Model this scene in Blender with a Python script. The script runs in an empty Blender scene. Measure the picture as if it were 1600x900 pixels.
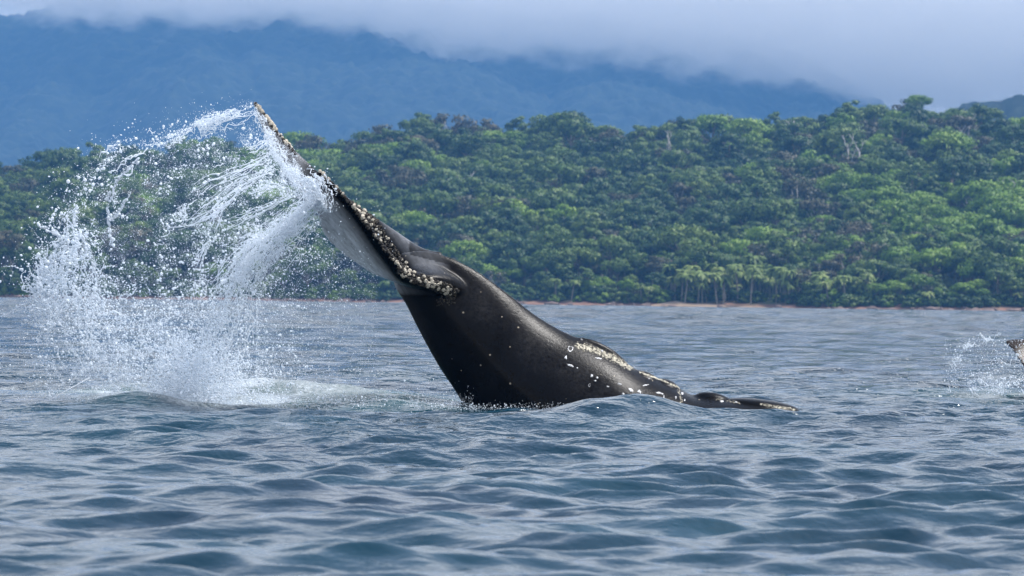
import bpy, bmesh, math, random
import numpy as np
from mathutils import Vector, Matrix
from mathutils.bvhtree import BVHTree

random.seed(7)
rng = np.random.default_rng(11)
C = bpy.context.scene.collection
scene = bpy.context.scene

# ------------------------------------------------------------------ camera
F = 5600.0                      # focal length in photo pixels (photo 1600 wide)
CAM = np.array([0.0, 0.0, 1.4])
PITCH = 19.0 / F
ROLL = math.radians(0.78)
fwd = np.array([0.0, math.cos(PITCH), math.sin(PITCH)])
r0 = np.array([1.0, 0.0, 0.0])
u0 = np.cross(r0, fwd)
rgt = r0 * math.cos(ROLL) + u0 * math.sin(ROLL)
upv = -r0 * math.sin(ROLL) + u0 * math.cos(ROLL)
WD = 47.0                       # distance of the whale in metres

cam_data = bpy.data.cameras.new("camera")
cam = bpy.data.objects.new("camera", cam_data)
C.objects.link(cam)
M = Matrix.Identity(4)
for i in range(3):
    M[i][0] = rgt[i]; M[i][1] = upv[i]; M[i][2] = -fwd[i]; M[i][3] = CAM[i]
cam.matrix_world = M
cam_data.sensor_width = 36.0
cam_data.lens = 36.0 * F / 1600.0
cam_data.clip_start = 0.5
cam_data.clip_end = 30000.0
cam_data.dof.use_dof = True
cam_data.dof.focus_distance = 46.5
cam_data.dof.aperture_fstop = 4.8
scene.camera = cam

def P(px, py, dep=0.0, base=WD):
    """world point seen at a photo position, at a depth (metres) beyond the whale"""
    px = np.asarray(px, float); py = np.asarray(py, float); d = np.asarray(dep, float) + base
    a = (px - 800.0) / F; b = (450.0 - py) / F
    v = fwd + a[..., None] * rgt + b[..., None] * upv
    return CAM + v * d[..., None]

# ------------------------------------------------------------------ light and sky
SUN_EL, SUN_AZ = math.radians(60), math.radians(78)      # azimuth from +Y (view direction) towards +X
sdir = Vector((math.sin(SUN_AZ) * math.cos(SUN_EL), math.cos(SUN_AZ) * math.cos(SUN_EL), math.sin(SUN_EL)))
sl = bpy.data.lights.new("sun", 'SUN')
sl.energy = 2.1
sl.angle = math.radians(10)
sl.color = (1.0, 0.97, 0.93)
so = bpy.data.objects.new("sun", sl)
C.objects.link(so)
so.rotation_euler = sdir.to_track_quat('Z', 'Y').to_euler()
so.location = (0, 0, 60)

W = bpy.data.worlds.new("World")
scene.world = W
W.use_nodes = True
nt = W.node_tree
for n in list(nt.nodes): nt.nodes.remove(n)
N = nt.nodes.new; L = nt.links.new
wo = N('ShaderNodeOutputWorld')
sky = N('ShaderNodeTexSky'); sky.sky_type = 'NISHITA'; sky.sun_disc = False
sky.sun_elevation = SUN_EL; sky.sun_rotation = SUN_AZ
bg1 = N('ShaderNodeBackground'); bg1.inputs[1].default_value = 0.1
L(sky.outputs[0], bg1.inputs[0])
tc = N('ShaderNodeTexCoord')
mp = N('ShaderNodeMapping'); mp.inputs['Scale'].default_value = (1.0, 1.0, 2.6)
L(tc.outputs['Generated'], mp.inputs[0])
n1 = N('ShaderNodeTexNoise'); n1.inputs['Scale'].default_value = 13.0; n1.inputs['Detail'].default_value = 7.0; n1.inputs['Roughness'].default_value = 0.55
L(mp.outputs[0], n1.inputs[0])
cr = N('ShaderNodeValToRGB')
cr.color_ramp.elements[0].position = 0.30; cr.color_ramp.elements[0].color = (0.51, 0.525, 0.54, 1)
cr.color_ramp.elements[1].position = 0.72; cr.color_ramp.elements[1].color = (0.95, 0.945, 0.935, 1)
L(n1.outputs[0], cr.inputs[0])
# the cloud is brighter higher up, where it is thinner
sxyz = N('ShaderNodeSeparateXYZ'); L(tc.outputs['Generated'], sxyz.inputs[0])
zc = N('ShaderNodeMath'); zc.operation = 'MAXIMUM'; zc.inputs[1].default_value = 0.0; L(sxyz.outputs[2], zc.inputs[0])
zg = N('ShaderNodeMath'); zg.operation = 'MULTIPLY_ADD'; zg.inputs[1].default_value = 0.70; zg.inputs[2].default_value = 0.66; L(zc.outputs[0], zg.inputs[0])
bg2 = N('ShaderNodeBackground'); L(zg.outputs[0], bg2.inputs[1])
L(cr.outputs[0], bg2.inputs[0])
cov = N('ShaderNodeMapRange'); cov.interpolation_type = 'SMOOTHSTEP'
cov.inputs[1].default_value = 0.27; cov.inputs[2].default_value = 0.62; cov.inputs[3].default_value = 0.94; cov.inputs[4].default_value = 0.22
cvn = N('ShaderNodeMath'); cvn.operation = 'MULTIPLY_ADD'; cvn.inputs[1].default_value = 0.5; cvn.inputs[2].default_value = -0.25; L(n1.outputs[0], cvn.inputs[0])
cva = N('ShaderNodeMath'); cva.operation = 'ADD'; L(zc.outputs[0], cva.inputs[0]); L(cvn.outputs[0], cva.inputs[1]); L(cva.outputs[0], cov.inputs[0])
mx = N('ShaderNodeMixShader'); L(cov.outputs[0], mx.inputs[0])       # heavy cloud low down, broken cloud with blue overhead
L(bg1.outputs[0], mx.inputs[1]); L(bg2.outputs[0], mx.inputs[2]); L(mx.outputs[0], wo.inputs[0])

scene.view_settings.view_transform = 'Standard'
scene.view_settings.look = 'None'
scene.view_settings.exposure = 1.48
scene.view_settings.gamma = 1.0
cy = scene.cycles
cy.max_bounces = 12; cy.diffuse_bounces = 8; cy.glossy_bounces = 3; cy.transmission_bounces = 8
cy.volume_bounces = 6
cy.sample_clamp_direct = 8.0; cy.sample_clamp_indirect = 6.0; cy.transparent_max_bounces = 8
cy.volume_step_rate = 0.12
cy.volume_max_steps = 128

# ------------------------------------------------------------------ helpers
def link(name, me, parent=None, loc=None):
    o = bpy.data.objects.new(name, me)
    C.objects.link(o)
    if parent is not None: o.parent = parent
    if loc is not None: o.location = loc
    return o

def make_mesh(name, verts, faces, mat=None, smooth=True):
    me = bpy.data.meshes.new(name)
    verts = np.asarray(verts, dtype=np.float32)
    if isinstance(faces, np.ndarray):
        k = faces.shape[1]
        me.vertices.add(len(verts)); me.vertices.foreach_set('co', verts.ravel())
        me.loops.add(faces.size); me.loops.foreach_set('vertex_index', faces.astype(np.int32).ravel())
        me.polygons.add(len(faces))
        me.polygons.foreach_set('loop_start', np.arange(0, faces.size, k, dtype=np.int32))
        me.update(calc_edges=True)
        me.validate()
    else:
        me.from_pydata([tuple(v) for v in verts], [], faces)
        me.update()
    if smooth:
        me.polygons.foreach_set('use_smooth', np.ones(len(me.polygons), dtype=bool))
    if mat is not None: me.materials.append(mat)
    return me

def float_attr(me, name, values):
    a = me.attributes.new(name, 'FLOAT', 'POINT')
    a.data.foreach_set('value', np.asarray(values, dtype=np.float32))

def tag(o, label=None, cat=None, group=None, kind=None):
    if label: o['label'] = label
    if cat: o['category'] = cat
    if group: o['group'] = group
    if kind: o['kind'] = kind
    return o

def new_mat(name):
    m = bpy.data.materials.new(name); m.use_nodes = True
    t = m.node_tree
    b = t.nodes['Principled BSDF']
    return m, t, b

def ramp(t, src, stops):
    r = t.nodes.new('ShaderNodeValToRGB')
    els = r.color_ramp.elements
    while len(els) < len(stops): els.new(0.5)
    for e, (p, c) in zip(els, stops):
        e.position = p; e.color = (*c, 1) if len(c) == 3 else c
    t.links.new(src, r.inputs[0])
    return r

def noise(t, vec, scale, detail=4.0, rough=0.5):
    n = t.nodes.new('ShaderNodeTexNoise')
    n.inputs['Scale'].default_value = scale; n.inputs['Detail'].default_value = detail; n.inputs['Roughness'].default_value = rough
    if vec is not None: t.links.new(vec, n.inputs['Vector'])
    return n

def math_node(t, op, a, b=None, c=None, clamp=False):
    n = t.nodes.new('ShaderNodeMath'); n.operation = op; n.use_clamp = clamp
    for i, v in enumerate((a, b, c)):
        if v is None: continue
        if isinstance(v, (int, float)): n.inputs[i].default_value = v
        else: t.links.new(v, n.inputs[i])
    return n.outputs[0]

def mix_col(t, fac, a, b, blend='MIX'):
    n = t.nodes.new('ShaderNodeMix'); n.data_type = 'RGBA'; n.blend_type = blend
    for s, v in ((n.inputs[0], fac), (n.inputs[6], a), (n.inputs[7], b)):
        if isinstance(v, (int, float)): s.default_value = v
        elif isinstance(v, tuple): s.default_value = (*v, 1)
        else: t.links.new(v, s)
    return n.outputs[2]

# smooth lattice noise for numpy (value noise, several octaves)
def _hash(ix, iy, seed):
    h = (ix.astype(np.int64) * 374761393 + iy.astype(np.int64) * 668265263 + seed * 1442695041) & 0x7fffffff
    h = ((h ^ (h >> 13)) * 1274126177) & 0x7fffffff
    return ((h ^ (h >> 16)) & 0xffff) / 65535.0
def vnoise(x, y, seed=0):
    ix = np.floor(x); iy = np.floor(y); fx = x - ix; fy = y - iy
    fx = fx * fx * fx * (fx * (fx * 6 - 15) + 10); fy = fy * fy * fy * (fy * (fy * 6 - 15) + 10)
    a = _hash(ix, iy, seed); b = _hash(ix + 1, iy, seed); c = _hash(ix, iy + 1, seed); d = _hash(ix + 1, iy + 1, seed)
    return (a * (1 - fx) + b * fx) * (1 - fy) + (c * (1 - fx) + d * fx) * fy
def fbm(x, y, octv=4, seed=0):
    s = np.zeros_like(np.asarray(x, float)); amp = 0.5
    for o in range(octv):
        s = s + amp * (vnoise(x * 2 ** o + 13.7 * o, y * 2 ** o + 7.1 * o, seed + o) - 0.5); amp *= 0.5
    return s

# ------------------------------------------------------------------ haze: the humid air that turns the far mountains blue
def haze_box():
    x0, x1, y0, y1, z0, z1 = -3200, 3200, -170, 7600, -4, 610
    v = [(x, y, z) for z in (z0, z1) for y in (y0, y1) for x in (x0, x1)]
    f = [(0, 2, 3, 1), (4, 5, 7, 6), (0, 1, 5, 4), (2, 6, 7, 3), (0, 4, 6, 2), (1, 3, 7, 5)]
    m = bpy.data.materials.new("haze_air"); m.use_nodes = True
    t = m.node_tree
    for n in list(t.nodes): t.nodes.remove(n)
    out = t.nodes.new('ShaderNodeOutputMaterial')
    pv = t.nodes.new('ShaderNodeVolumePrincipled')
    pv.inputs['Color'].default_value = (0.095, 0.26, 0.535, 1)
    pv.inputs['Density'].default_value = 1.85e-4
    t.links.new(pv.outputs[0], out.inputs['Volume'])
    o = link("haze", make_mesh("haze", v, f, m, smooth=False))
    tag(o, "pale blue humid air between the sea and the mountains", kind='stuff')
haze_box()

# ------------------------------------------------------------------ water
def build_water():
    rng = np.random.default_rng(4)
    rows = []
    d = 6.0
    while d < 15.0: rows.append(d); d *= 1.03
    while d < 60.0: rows.append(d); d *= 1.0022
    while d < 380.0: rows.append(d); d *= 1.0035
    while d < 1180.0: rows.append(d); d *= 1.0035
    rows = np.array([-150.0, -40.0, 0.0, 3.0] + rows + [1700.0, 2500.0])
    fine = np.linspace(-0.185, 0.185, 430)
    side = np.array([0.195, 0.21, 0.24, 0.3, 0.42, 0.7, 1.4, 3.2])
    cols = np.concatenate([-side[::-1], fine, side])
    w = np.maximum(rows, 40.0 * np.exp(-np.maximum(rows, 0) / 6.0) * (rows < 6) + np.maximum(rows, 5.5) * (rows >= 6))
    X = w[:, None] * cols[None, :]
    Y = np.repeat(rows[:, None], len(cols), 1)
    sp = np.gradient(rows)
    SP = np.abs(np.repeat(sp[:, None], len(cols), 1))
    nw = 150
    lam = np.exp(rng.uniform(math.log(0.20), math.log(11.0), nw))
    ang = math.radians(-97) + rng.normal(0, 0.5, nw)
    kx = np.cos(ang); ky = np.sin(ang); k = 2 * np.pi / lam
    steep = np.where(lam > 4.0, 0.005, np.where(lam > 1.0, 0.0155, 0.042)) * rng.uniform(0.5, 1.4, nw)
    amp = steep / k
    ph = rng.uniform(0, 2 * np.pi, nw)
    x0, y0 = X.copy(), Y.copy()
    Z = np.zeros_like(X); unres = np.zeros_like(X)
    gust = 0.72 + 0.9 * np.clip(vnoise(x0 / 5.5, y0 / 9.0, 91), 0, 1) * 0.75
    for i in range(nw):
        fade = np.clip((lam[i] / SP - 2.2) / 2.5, 0, 1) * (gust if lam[i] < 3 else 1.0)
        unres += steep[i] ** 2 * (1 - np.clip((lam[i] / SP - 2.2) / 2.5, 0, 1))
        th = k[i] * (kx[i] * x0 + ky[i] * y0) + ph[i]
        c = np.cos(th); s = np.sin(th)
        Z += amp[i] * c * fade
        X -= 0.75 * kx[i] * amp[i] * s * fade; Y -= 0.75 * ky[i] * amp[i] * s * fade
    far = np.clip((y0 - 110.0) / 150.0, 0, 1)
    for i in range(26):
        lm = rng.uniform(4, 14); a_ = math.radians(-92) + rng.normal(0, 0.45); kk = 2 * math.pi / lm
        th = kk * (math.cos(a_) * x0 + math.sin(a_) * y0) + rng.uniform(0, 6.28)
        Z += far * np.clip((lm / SP - 2.2) / 1.5, 0, 1) * 0.052 / kk * np.cos(th)
    # swells and wakes that stand round the whale
    def hump(px, py, h, rx, ry, tilt=0.0):
        c0 = P(px, py); dist = (1.4) / max(1e-4, (1.4 - c0[2]) / WD) if c0[2] < 1.3 else WD
        cx, cyy = c0[0] * dist / WD, dist
        dx = x0 - cx; dy = y0 - cyy - tilt * dx
        return h * np.exp(-(dx / rx) ** 2 - (dy / ry) ** 2)
    Z += hump(960, 660, 0.24, 0.9, 0.7, 0.1)
    Z += hump(1360, 668, 0.10, 1.3, 0.7, -0.2)
    Z += hump(480, 660, 0.07, 1.2, 0.6)
    Z += hump(190, 612, 0.22, 0.75, 0.8)
    Z += hump(215, 632, 0.16, 0.6, 0.6)
    Z += hump(430, 625, 0.14, 1.4, 1.0)
    Z += hump(1590, 590, 0.20, 1.3, 1.4)
    Z += hump(600, 632, 0.10, 0.9, 0.9)
    Z[rows < 1] *= 0.3
    # foam
    def spot(px, dep, rx, ry):
        c = P(px, 640, 0); cx = c[0] * (WD + dep) / WD
        return np.exp(-((x0 - cx) / rx) ** 2 - ((y0 - WD - dep) / ry) ** 2)
    foam = 1.0 * spot(300, 0.5, 1.5, 3.2) + 0.75 * spot(150, 4.0, 1.5, 3.0) + 0.34 * spot(470, 0.8, 1.6, 2.2) + 0.36 * spot(620, 0.3, 1.3, 1.2)
    foam += 0.72 * spot(20, 7.0, 1.0, 2.0) + 0.55 * spot(1185, -0.2, 0.5, 0.8) + 0.8 * spot(1590, 7.0, 1.4, 3.0)
    foam *= 0.30 + 0.75 * vnoise(x0 * 2.6, y0 * 1.4, 5)
    slick = np.clip(spot(30, 3.2, 1.5, 2.4) + spot(130, 2.0, 0.7, 1.2), 0, 1)
    aer = np.clip(spot(185, 3.0, 1.0, 1.6) + spot(430, 0.6, 1.5, 1.5) + spot(230, 0.5, 0.7, 1.5) + 0.7 * spot(620, 0.3, 1.2, 1.2) + 0.5 * spot(1590, 8, 1.3, 3), 0, 1)
    Z = np.where(slick > 0.05, Z * (1 - 0.45 * slick), Z)
    unres = np.clip(unres / np.sum(steep ** 2), 0, 1)
    nr, nc = X.shape
    V = np.stack([X, Y, Z], -1).reshape(-1, 3)
    idx = np.arange(nr * nc).reshape(nr, nc)
    Fc = np.stack([idx[:-1, :-1], idx[:-1, 1:], idx[1:, 1:], idx[1:, :-1]], -1).reshape(-1, 4)
    m, t, b = new_mat("sea_water")
    tcn = t.nodes.new('ShaderNodeTexCoord')
    def at(nm):
        a = t.nodes.new('ShaderNodeAttribute'); a.attribute_name = nm; return a.outputs['Fac']
    fo, sk, ae = at('foam'), at('slick'), at('aeration')
    nz = noise(t, tcn.outputs['Object'], 0.35, 3)
    deep = ramp(t, nz.outputs[0], [(0.3, (0.001, 0.017, 0.036)), (0.7, (0.0015, 0.031, 0.053))])
    col = mix_col(t, math_node(t, 'MULTIPLY', ae, 0.75), deep.outputs[0], (0.045, 0.115, 0.105))
    fn = noise(t, tcn.outputs['Object'], 14.0, 6, 0.65)
    fm = math_node(t, 'SUBTRACT', math_node(t, 'ADD', fo, math_node(t, 'MULTIPLY', fn.outputs[0], 0.9)), 0.82)
    fm = math_node(t, 'MULTIPLY', fm, 3.0, clamp=True)
    col = mix_col(t, math_node(t, 'MULTIPLY', fm, 0.8), col, (0.52, 0.57, 0.60))
    t.links.new(col, b.inputs['Base Color'])
    rg = math_node(t, 'ADD', math_node(t, 'MULTIPLY', fm, 0.5), 0.055)
    t.links.new(rg, b.inputs['Roughness'])
    b.inputs['IOR'].default_value = 1.333
    mpn = t.nodes.new('ShaderNodeMapping'); mpn.inputs['Scale'].default_value = (1.0, 1.5, 1.0)
    t.links.new(tcn.outputs['Object'], mpn.inputs[0])
    r1 = noise(t, mpn.outputs[0], 3.2, 4, 0.5); r2 = noise(t, mpn.outputs[0], 11.0, 3, 0.5)
    hh = math_node(t, 'ADD', math_node(t, 'MULTIPLY', r1.outputs[0], 0.028), math_node(t, 'MULTIPLY', r2.outputs[0], 0.0042))
    r3 = noise(t, mpn.outputs[0], 0.8, 5, 0.6)
    hh = math_node(t, 'ADD', hh, math_node(t, 'MULTIPLY', math_node(t, 'MULTIPLY', r3.outputs[0], at('chop')), 1.0))
    hh = math_node(t, 'ADD', hh, math_node(t, 'MULTIPLY', math_node(t, 'MULTIPLY', fn.outputs[0], fm), 0.06))
    bp = t.nodes.new('ShaderNodeBump'); bp.inputs['Distance'].default_value = 1.0
    t.links.new(math_node(t, 'SUBTRACT', 1.0, math_node(t, 'MULTIPLY', sk, 0.6)), bp.inputs['Strength'])
    t.links.new(hh, bp.inputs['Height']); t.links.new(bp.outputs[0], b.inputs['Normal'])
    me = make_mesh("water", V, Fc, m)
    float_attr(me, 'foam', foam.ravel()); float_attr(me, 'slick', slick.ravel()); float_attr(me, 'aeration', aer.ravel()); float_attr(me, 'chop', unres.ravel())
    o = link("water", me)
    tag(o, "choppy dark blue sea running to the wooded shore", kind='structure')
build_water()

# ------------------------------------------------------------------ terrain of the near wooded hill
SHORE_Y, CREST_Y = 1120.0, 1560.0
SKY_PX = np.array([-300, 0, 60, 110, 160, 260, 330, 420, 480, 540, 600, 650, 740, 840, 900, 960, 1010, 1060, 1180, 1230, 1300, 1350, 1400, 1440, 1500, 1560, 1600, 1900])
SKY_PY = np.array([262, 250, 252, 250, 242, 228, 218, 226, 216, 212, 196, 188, 188, 184, 190, 190, 202, 196, 192, 180, 168, 157, 153, 154, 162, 170, 176, 200])
def shore_y(x):
    return SHORE_Y + 0.12 * x * 0 + 26 * (vnoise(x / 60.0, x * 0 + 3.3, 8) - 0.5) - 0.10 * x
def hill_z(x, y):
    x = np.asarray(x, float); y = np.asarray(y, float)
    px = 800 + F * x / CREST_Y
    hz = 469 + (px - 800) * math.tan(ROLL)
    H = (hz - np.interp(px, SKY_PX, SKY_PY)) / F * CREST_Y + 1.4 - 16.0
    s = (y - shore_y(x)) / (CREST_Y - shore_y(x))
    prof = np.where(s < 1, np.clip(s, -0.5, 1) ** 1.0, 1.0 - 0.25 * (s - 1))
    z = H * prof * 1.0
    lump = 15 * fbm(x / 85.0, y / 95.0, 3, 31)
    z = z + lump * np.clip(s * 4, 0, 1) * np.clip((1.15 - s) * 2.5, 0.15, 1)
    z = np.where(s < 0, s * 60, z + np.clip(s * 60, 0, 1) * 0.9)
    return z
def build_hill():
    xs = np.linspace(-620, 620, 190); ys = np.concatenate([np.linspace(1030, 1200, 70), np.linspace(1206, 2100, 90)])
    X, Y = np.meshgrid(xs, ys)
    Z = hill_z(X, Y)
    Z = np.where(Y > 1750, Z - (Y - 1750) * 0.15, Z)
    V = np.stack([X, Y, Z], -1).reshape(-1, 3)
    idx = np.arange(X.size).reshape(X.shape)
    Fc = np.stack([idx[:-1, :-1], idx[:-1, 1:], idx[1:, 1:], idx[1:, :-1]], -1).reshape(-1, 4)
    m, t, b = new_mat("forest_soil")
    tcn = t.nodes.new('ShaderNodeTexCoord')
    sx = t.nodes.new('ShaderNodeSeparateXYZ'); t.links.new(tcn.outputs['Object'], sx.inputs[0])
    n = noise(t, tcn.outputs['Object'], 0.15, 5)
    zz = math_node(t, 'ADD', sx.outputs[2], math_node(t, 'MULTIPLY', n.outputs[0], 3.0))
    f = math_node(t, 'MULTIPLY_ADD', zz, 0.6, -1.35, clamp=True)
    soil = ramp(t, noise(t, tcn.outputs['Object'], 0.5, 5).outputs[0], [(0.3, (0.12, 0.055, 0.04)), (0.7, (0.27, 0.15, 0.10))])
    under = ramp(t, noise(t, tcn.outputs['Object'], 0.3, 5).outputs[0], [(0.3, (0.025, 0.05, 0.018)), (0.7, (0.05, 0.09, 0.03))])
    t.links.new(mix_col(t, f, soil.outputs[0], under.outputs[0]), b.inputs['Base Color'])
    b.inputs['Roughness'].default_value = 0.95
    o = link("hill", make_mesh("hill", V, Fc, m))
    tag(o, "low coastal hill under dense rainforest behind the whale", kind='structure')
    # the sand beach below the palms
    x0 = (1040 - 800) / F * 1110; x1 = (1170 - 800) / F * 1110
    xs = np.linspace(x0 - 4, x1 + 6, 60); vs = []
    for x in xs:
        sy = float(shore_y(np.array(x)))
        e = min(1.0, (x - x0 + 5) / 10, (x1 + 7 - x) / 30)
        hgt = 0.40 + 1.6 * max(0, e) * (0.6 + 0.5 * float(vnoise(np.array(x / 7.0), np.array(1.0), 4)))
        for (dy, z) in ((-5.0, -0.5), (-2.2, 0.25 * hgt), (0.5, 0.8 * hgt), (4, 1.0 * hgt), (9, 1.05 * hgt)):
            vs.append((x, sy + dy, z))
    fs = [(i * 5 + j, (i + 1) * 5 + j, (i + 1) * 5 + j + 1, i * 5 + j + 1) for i in range(len(xs) - 1) for j in range(4)]
    m, t, b = new_mat("beach_sand")
    tcn = t.nodes.new('ShaderNodeTexCoord')
    r = ramp(t, noise(t, tcn.outputs['Object'], 0.6, 5).outputs[0], [(0.3, (0.19, 0.13, 0.085)), (0.7, (0.31, 0.23, 0.16))])
    t.links.new(r.outputs[0], b.inputs['Base Color']); b.inputs['Roughness'].default_value = 0.9
    o = link("beach", make_mesh("beach", vs, fs, m))
    tag(o, "strip of tan sand below the coconut palms", kind='structure')
build_hill()

# ------------------------------------------------------------------ far mountains
def mountain(name, label, y_front, y_crest, y_back, crest_px, crest_py, half, nx, ny, seed, rough):
    xs = np.linspace(-half, half, nx) if np.isscalar(half) else np.linspace(half[0], half[1], nx)
    s = np.linspace(0, 1, ny)
    ys = np.concatenate([y_front + (y_crest - y_front) * s, y_crest + (y_back - y_crest) * np.linspace(0.06, 1, 14)])
    X, Y = np.meshgrid(xs, ys)
    px = 800 + F * X / y_crest
    hz = 469 + (px - 800) * math.tan(ROLL)
    H = (hz - np.interp(px, crest_px, crest_py)) / F * y_crest
    S = (Y - y_front) / (y_crest - y_front)
    Z = np.where(S < 1, H * np.clip(S, 0, 1) ** 0.85, H * (1 - (S - 1) * 1.3 / max(0.3, (y_back - y_crest) / (y_crest - y_front))))
    spur = np.abs(fbm(X / (330 * rough) + 0.4 * fbm(X / 500, Y / 500, 2, seed + 9), Y / (900 * rough), 4, seed)) * 2
    Z = Z - 120 * rough * spur * np.clip(S * 2, 0, 1) * np.clip((1.02 - S) * 3, 0.2, 1)
    # canopy lumps
    Z = Z + 12 * (vnoise(X / 11.0, Y / 16.0, seed + 3) - 0.5) + 9 * (vnoise(X / 5.0, Y / 8.0, seed + 4) - 0.5) + 14 * fbm(X / 60.0, Y / 60.0, 3, seed + 5)
    V = np.stack([X, Y, Z], -1).reshape(-1, 3)
    idx = np.arange(X.size).reshape(X.shape)
    Fc = np.stack([idx[:-1, :-1], idx[:-1, 1:], idx[1:, 1:], idx[1:, :-1]], -1).reshape(-1, 4)
    m, t, b = new_mat(name + "_forest")
    tcn = t.nodes.new('ShaderNodeTexCoord')
    n = noise(t, tcn.outputs['Object'], 0.045, 6, 0.65)
    r = ramp(t, n.outputs[0], [(0.36, (0.004, 0.010, 0.005)), (0.5, (0.010, 0.020, 0.008)), (0.66, (0.030, 0.042, 0.018))])
    t.links.new(r.outputs[0], b.inputs['Base Color']); b.inputs['Roughness'].default_value = 0.95
    o = link(name, make_mesh(name, V, Fc, m))
    tag(o, label, kind='structure')
mountain("mountain", "high forested mountain turned blue by distance, its top in cloud", 4300, 6100, 7400,
         [-900, 0, 70, 120, 300, 560, 800, 1000, 1150, 1290, 1345, 1400, 1480, 1700, 2400],
         [10, 12, 4, -20, -30, -20, 10, 35, 55, 100, 138, 176, 215, 240, 250], 1300, 420, 240, 50, 1.0)
mountain("ridge", "hazy wooded ridge showing beyond the right end of the hill", 2500, 3000, 3600,
         [900, 1380, 1440, 1500, 1535, 1570, 1640, 1900, 2300], [330, 250, 200, 168, 154, 152, 150, 170, 260], (120, 900), 200, 60, 70, 0.5)

# cloud hanging on the mountain: a soft-edged volume in front of the crest
def cloud_bank():
    x0, x1, y0, y1, z0, z1 = -1300, 1300, 5550, 6000, 270, 570
    v = [(x, y, z) for z in (z0, z1) for y in (y0, y1) for x in (x0, x1)]
    f = [(0, 2, 3, 1), (4, 5, 7, 6), (0, 1, 5, 4), (2, 6, 7, 3), (0, 4, 6, 2), (1, 3, 7, 5)]
    m = bpy.data.materials.new("mountain_cloud"); m.use_nodes = True
    t = m.node_tree
    for n in list(t.nodes): t.nodes.remove(n)
    out = t.nodes.new('ShaderNodeOutputMaterial')
    pv = t.nodes.new('ShaderNodeVolumePrincipled')
    tcn = t.nodes.new('ShaderNodeTexCoord')
    sx = t.nodes.new('ShaderNodeSeparateXYZ'); t.links.new(tcn.outputs['Object'], sx.inputs[0])
    mpn = t.nodes.new('ShaderNodeMapping'); mpn.inputs['Scale'].default_value = (1, 1, 1.5)
    t.links.new(tcn.outputs['Object'], mpn.inputs[0])
    n = noise(t, mpn.outputs[0], 0.0042, 6, 0.58)
    # lower edge of the cloud falls towards the right
    edge = math_node(t, 'MULTIPLY_ADD', sx.outputs[0], -0.098, 372.0)
    h = math_node(t, 'SUBTRACT', sx.outputs[2], edge)
    h = math_node(t, 'ADD', h, math_node(t, 'MULTIPLY_ADD', n.outputs[0], 170.0, -85.0))
    n2 = noise(t, mpn.outputs[0], 0.016, 5, 0.6)
    h = math_node(t, 'ADD', h, math_node(t, 'MULTIPLY_ADD', n2.outputs[0], 130.0, -65.0))
    d = t.nodes.new('ShaderNodeMapRange'); d.interpolation_type = 'SMOOTHSTEP'
    d.inputs[1].default_value = 0.0; d.inputs[2].default_value = 42.0; d.inputs[3].default_value = 0.0; d.inputs[4].default_value = 0.011
    t.links.new(h, d.inputs[0])
    dn = math_node(t, 'MULTIPLY', d.outputs[0], math_node(t, 'MULTIPLY_ADD', n2.outputs[0], 2.4, -0.55, clamp=False))
    t.links.new(math_node(t, 'MAXIMUM', dn, 0.0), pv.inputs['Density'])
    pv.inputs['Color'].default_value = (1, 0.985, 0.95, 1)
    pv.inputs['Anisotropy'].default_value = 0.0
    t.links.new(pv.outputs[0], out.inputs['Volume'])
    o = link("cloud_bank", make_mesh("cloud_bank", v, f, m, smooth=False))
    tag(o, "soft grey cloud hiding the top of the blue mountain", kind='stuff')
cloud_bank()

# ------------------------------------------------------------------ trees
def leaf_mat(name, c0, c1, c2):
    m, t, b = new_mat(name)
    oi = t.nodes.new('ShaderNodeObjectInfo')
    a = t.nodes.new('ShaderNodeAttribute'); a.attribute_name = 'tone'
    f = math_node(t, 'ADD', math_node(t, 'MULTIPLY', a.outputs['Fac'], 0.55), math_node(t, 'MULTIPLY', oi.outputs['Random'], 0.45))
    r = ramp(t, f, [(0.12, c0), (0.5, c1), (0.9, c2)])
    t.links.new(r.outputs[0], b.inputs['Base Color'])
    b.inputs['Roughness'].default_value = 0.55
    b.inputs['Specular IOR Level'].default_value = 0.35
    tr = t.nodes.new('ShaderNodeBsdfTranslucent'); ms = t.nodes.new('ShaderNodeMixShader'); ms.inputs[0].default_value = 0.28
    t.links.new(r.outputs[0], tr.inputs[0]); t.links.new(b.outputs[0], ms.inputs[1]); t.links.new(tr.outputs[0], ms.inputs[2])
    t.links.new(ms.outputs[0], t.nodes['Material Output'].inputs['Surface'])
    return m
BARK, bt, bb = new_mat("bark")
_r = ramp(bt, noise(bt, bt.nodes.new('ShaderNodeTexCoord').outputs['Object'], 1.2, 4).outputs[0], [(0.3, (0.12, 0.09, 0.06)), (0.7, (0.24, 0.20, 0.15))])
bt.links.new(_r.outputs[0], bb.inputs['Base Color']); bb.inputs['Roughness'].default_value = 0.9
PALE, ptt, pb = new_mat("pale_bark")
_r = ramp(ptt, noise(ptt, ptt.nodes.new('ShaderNodeTexCoord').outputs['Object'], 0.9, 4).outputs[0], [(0.3, (0.30, 0.27, 0.24)), (0.7, (0.55, 0.52, 0.48))])
ptt.links.new(_r.outputs[0], pb.inputs['Base Color']); pb.inputs['Roughness'].default_value = 0.9

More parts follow.
